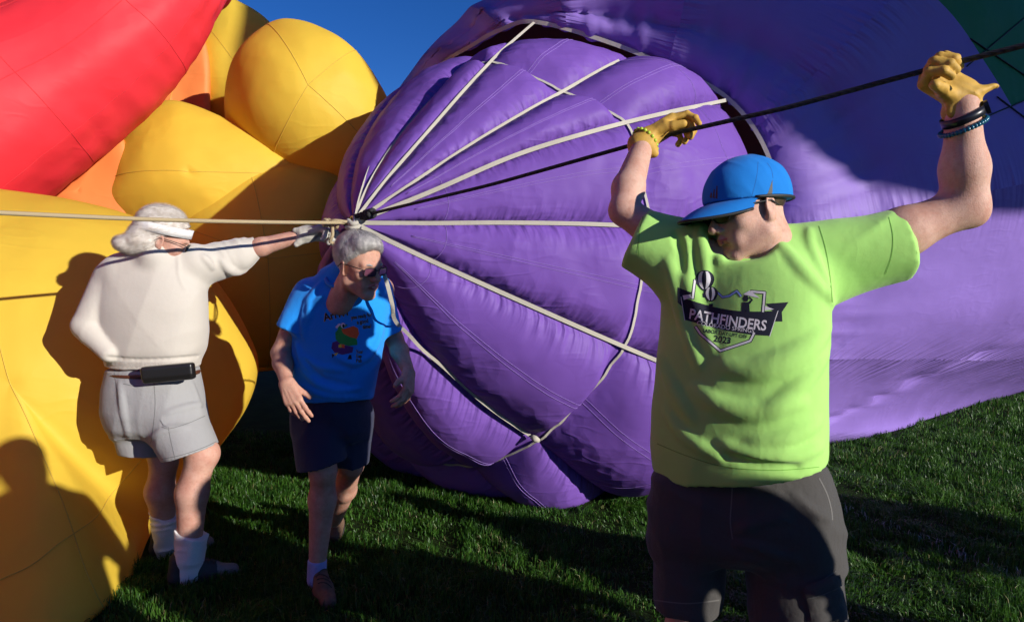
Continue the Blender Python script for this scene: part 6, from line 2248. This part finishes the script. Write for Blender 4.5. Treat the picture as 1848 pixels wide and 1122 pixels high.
# ------------------------------------------------------------------ what stands just outside the picture and throws its shade into it, with some figures added to block light
def bystander(x, y, h, face, shirt, legs, label, arm_up=False):
    root = empty('person', (x, y, 0), label, 'person', 'bystanders beyond the right edge')
    s = h / 1.75
    M = frame((math.cos(face), math.sin(face), 0), (0, 0, 1))
    W = lambda a, b, c: V(x, y, 0) + (M @ V(a, b, c)) * s
    lo, hi = V(x - 0.5, y - 0.5, 0.0), V(x + 0.5, y + 0.5, h + 0.5)
    F = Field(lo, hi, 0.016)
    F.ell(W(0, 0.02, 1.62), np.array((0.08, 0.095, 0.125)) * s, M, 0.02)
    F.cap(W(0, 0, 1.42), W(0, 0.01, 1.56), 0.06 * s, 0.055 * s, 0.03)
    for q in (-1, 1):
        F.cap(W(q * 0.10, 0, 0.9), W(q * 0.11, 0.02, 0.48), 0.085 * s, 0.058 * s, 0.03)
        F.cap(W(q * 0.11, 0.02, 0.48), W(q * 0.11, -0.02, 0.08), 0.058 * s, 0.042 * s, 0.03)
        F.cap(W(q * 0.11, -0.04, 0.05), W(q * 0.13, 0.17, 0.04), 0.045 * s, 0.036 * s, 0.03)
        e, hnd = (W(q * 0.30, 0.06, 1.12), W(q * 0.22, 0.26, 1.02))
        F.cap(W(q * 0.19, 0, 1.40), e, 0.05 * s, 0.04 * s, 0.02)
        F.cap(e, hnd, 0.04 * s, 0.03 * s, 0.02)
        hand_prims(F, hnd, nrm(hnd - e), V(0, 0, -1), q, [(0.3, 0.4, 0.3)] * 4, 1.0, 0.004)
    v, q_ = F.mesh(1)
    mk('body', v, q_, SKIN_C, root)
    F = Field(lo, hi, 0.016)
    F.cap(W(0, 0, 0.98), W(0, 0, 1.38), 0.185 * s, 0.17 * s, 0.05, flat=(M[:, 1], 0.68))
    for q in (-1, 1):
        F.cap(W(q * 0.17, 0, 1.40), W(q * 0.28, 0.05, 1.16), 0.072 * s, 0.06 * s, 0.05)
    F.ripple(0.008, (0, 0, 1), (1, 0, 0), 9, 4, x)
    F.cut(W(0, 0, 0.88), (0, 0, -1))
    v, q_ = F.mesh(2)
    mk('jacket', v, q_, shirt, root)
    F = Field(lo, hi, 0.016)
    F.cap(W(0, 0, 0.95), W(0, 0, 0.90), 0.165 * s, 0.17 * s, 0.04, flat=(M[:, 1], 0.7))
    for q in (-1, 1):
        F.chain([W(q * 0.09, 0, 0.9), W(q * 0.11, 0.02, 0.48), W(q * 0.11, -0.02, 0.10)], [0.105 * s, 0.085 * s, 0.075 * s], 0.04)
    v, q_ = F.mesh(2)
    mk('trousers', v, q_, legs, root)
    F = Field(lo, hi, 0.012)
    F.ell(W(0, -0.005, 1.665), np.array((0.09, 0.108, 0.10)) * s, M, 0.02)
    F.cut(W(0, 0, 1.63), (M @ V(0, 0.6, -1)))
    v, q_ = F.mesh(1)
    mk('hair', v, q_, M_HAIR_BROWN, root)


M_JKT = cloth_mat('dark_green_fleece', (0.03, 0.05, 0.035))
M_JKT2 = cloth_mat('maroon_fleece', (0.10, 0.02, 0.025))
bystander(1.12, 0.56, 1.83, R(130), M_NAVY, M_CHAR, 'tall bystander in navy jacket nearest the right edge, outside the picture')
bystander(1.91, 0.64, 1.62, R(120), M_JKT, M_NAVY, 'bystander in dark green fleece beside the tall one, outside the picture')
bystander(3.38, 0.30, 1.68, R(140), M_JKT2, M_CHAR, 'bystander in maroon fleece farther to the right, outside the picture')
bystander(4.24, 0.59, 1.76, R(150), M_CHAR, M_NAVY, 'bystander in charcoal jacket behind the maroon fleece, outside the picture')
bystander(5.30, 1.16, 1.72, R(150), M_GREYS, M_CHAR, 'bystander in pale grey jacket, farthest but one to the right, outside the picture')
bystander(0.95, 0.36, 1.74, R(110), M_CHAR, M_NAVY, 'unseen bystander in charcoal jacket closest to the camera, added to broaden a shadow')  # added figure that widens the head-shaped shadow on the yellow lobe
for k, (bx, by, bh, lab) in enumerate(((0.5, -1.3, 1.78, 'unseen onlooker in dark green fleece added behind the camera to block sky light'), (-0.7, -1.5, 1.70, 'unseen onlooker in maroon fleece added behind the camera to block sky light'),
                                       (1.6, -1.4, 1.82, 'unseen onlooker in charcoal jacket added behind the camera to block sky light'), (-1.7, -1.1, 1.75, 'unseen onlooker in navy jacket added behind the camera to block sky light'))):
    bystander(bx, by, bh, R(90), (M_JKT, M_JKT2, M_CHAR, M_NAVY)[k], M_CHAR, lab)  # row of figures added behind the camera to cut the sky fill
bystander(5.94, 1.17, 1.80, R(160), M_NAVY, M_GREYS, 'bystander in navy jacket and pale trousers, farthest right, outside the picture')


def far_balloon():
    """a third balloon standing upright out of the picture; its round shadow lies across the purple cloth"""
    c = V(10.76, 0.19, 7.06)
    root = empty('hot_air_balloon', c * V(1, 1, 0), 'round blue hot air balloon envelope out of the picture at right', 'balloon', 'hot air balloons being inflated')
    m = nylon_mat('blue_nylon', (0.03, 0.06, 0.22), (0.03, 0.06, 0.25), trans=0.1, wrinkle=0.3, gather=0.5)
    prof = []
    for t in np.linspace(0, 1, 40):
        a = t * math.pi * 0.97
        prof.append((2.75 * math.sin(a), c[2] + 2.75 * math.cos(a)))
    r1, z1 = prof[-1]
    prof.append((0.01, z1))
    n, g = 12, 9
    for k in range(n):
        G = np.zeros((g, len(prof), 3))
        for i in range(g):
            a = 2 * math.pi * (k + i / (g - 1)) / n
            bulge = 1 + 0.03 * math.sin(math.pi * i / (g - 1))
            for j, (r, z) in enumerate(prof):
                G[i, j] = (c[0] + r * bulge * math.cos(a), c[1] + r * bulge * math.sin(a), z)
        uv = np.stack([np.repeat(np.linspace(0, 1, g), len(prof)), np.tile(np.linspace(0, 8, len(prof)), g)], 1)
        mk('envelope_gore', G.reshape(-1, 3), grid_faces(g, len(prof)), m, root, uv=uv)


far_balloon()
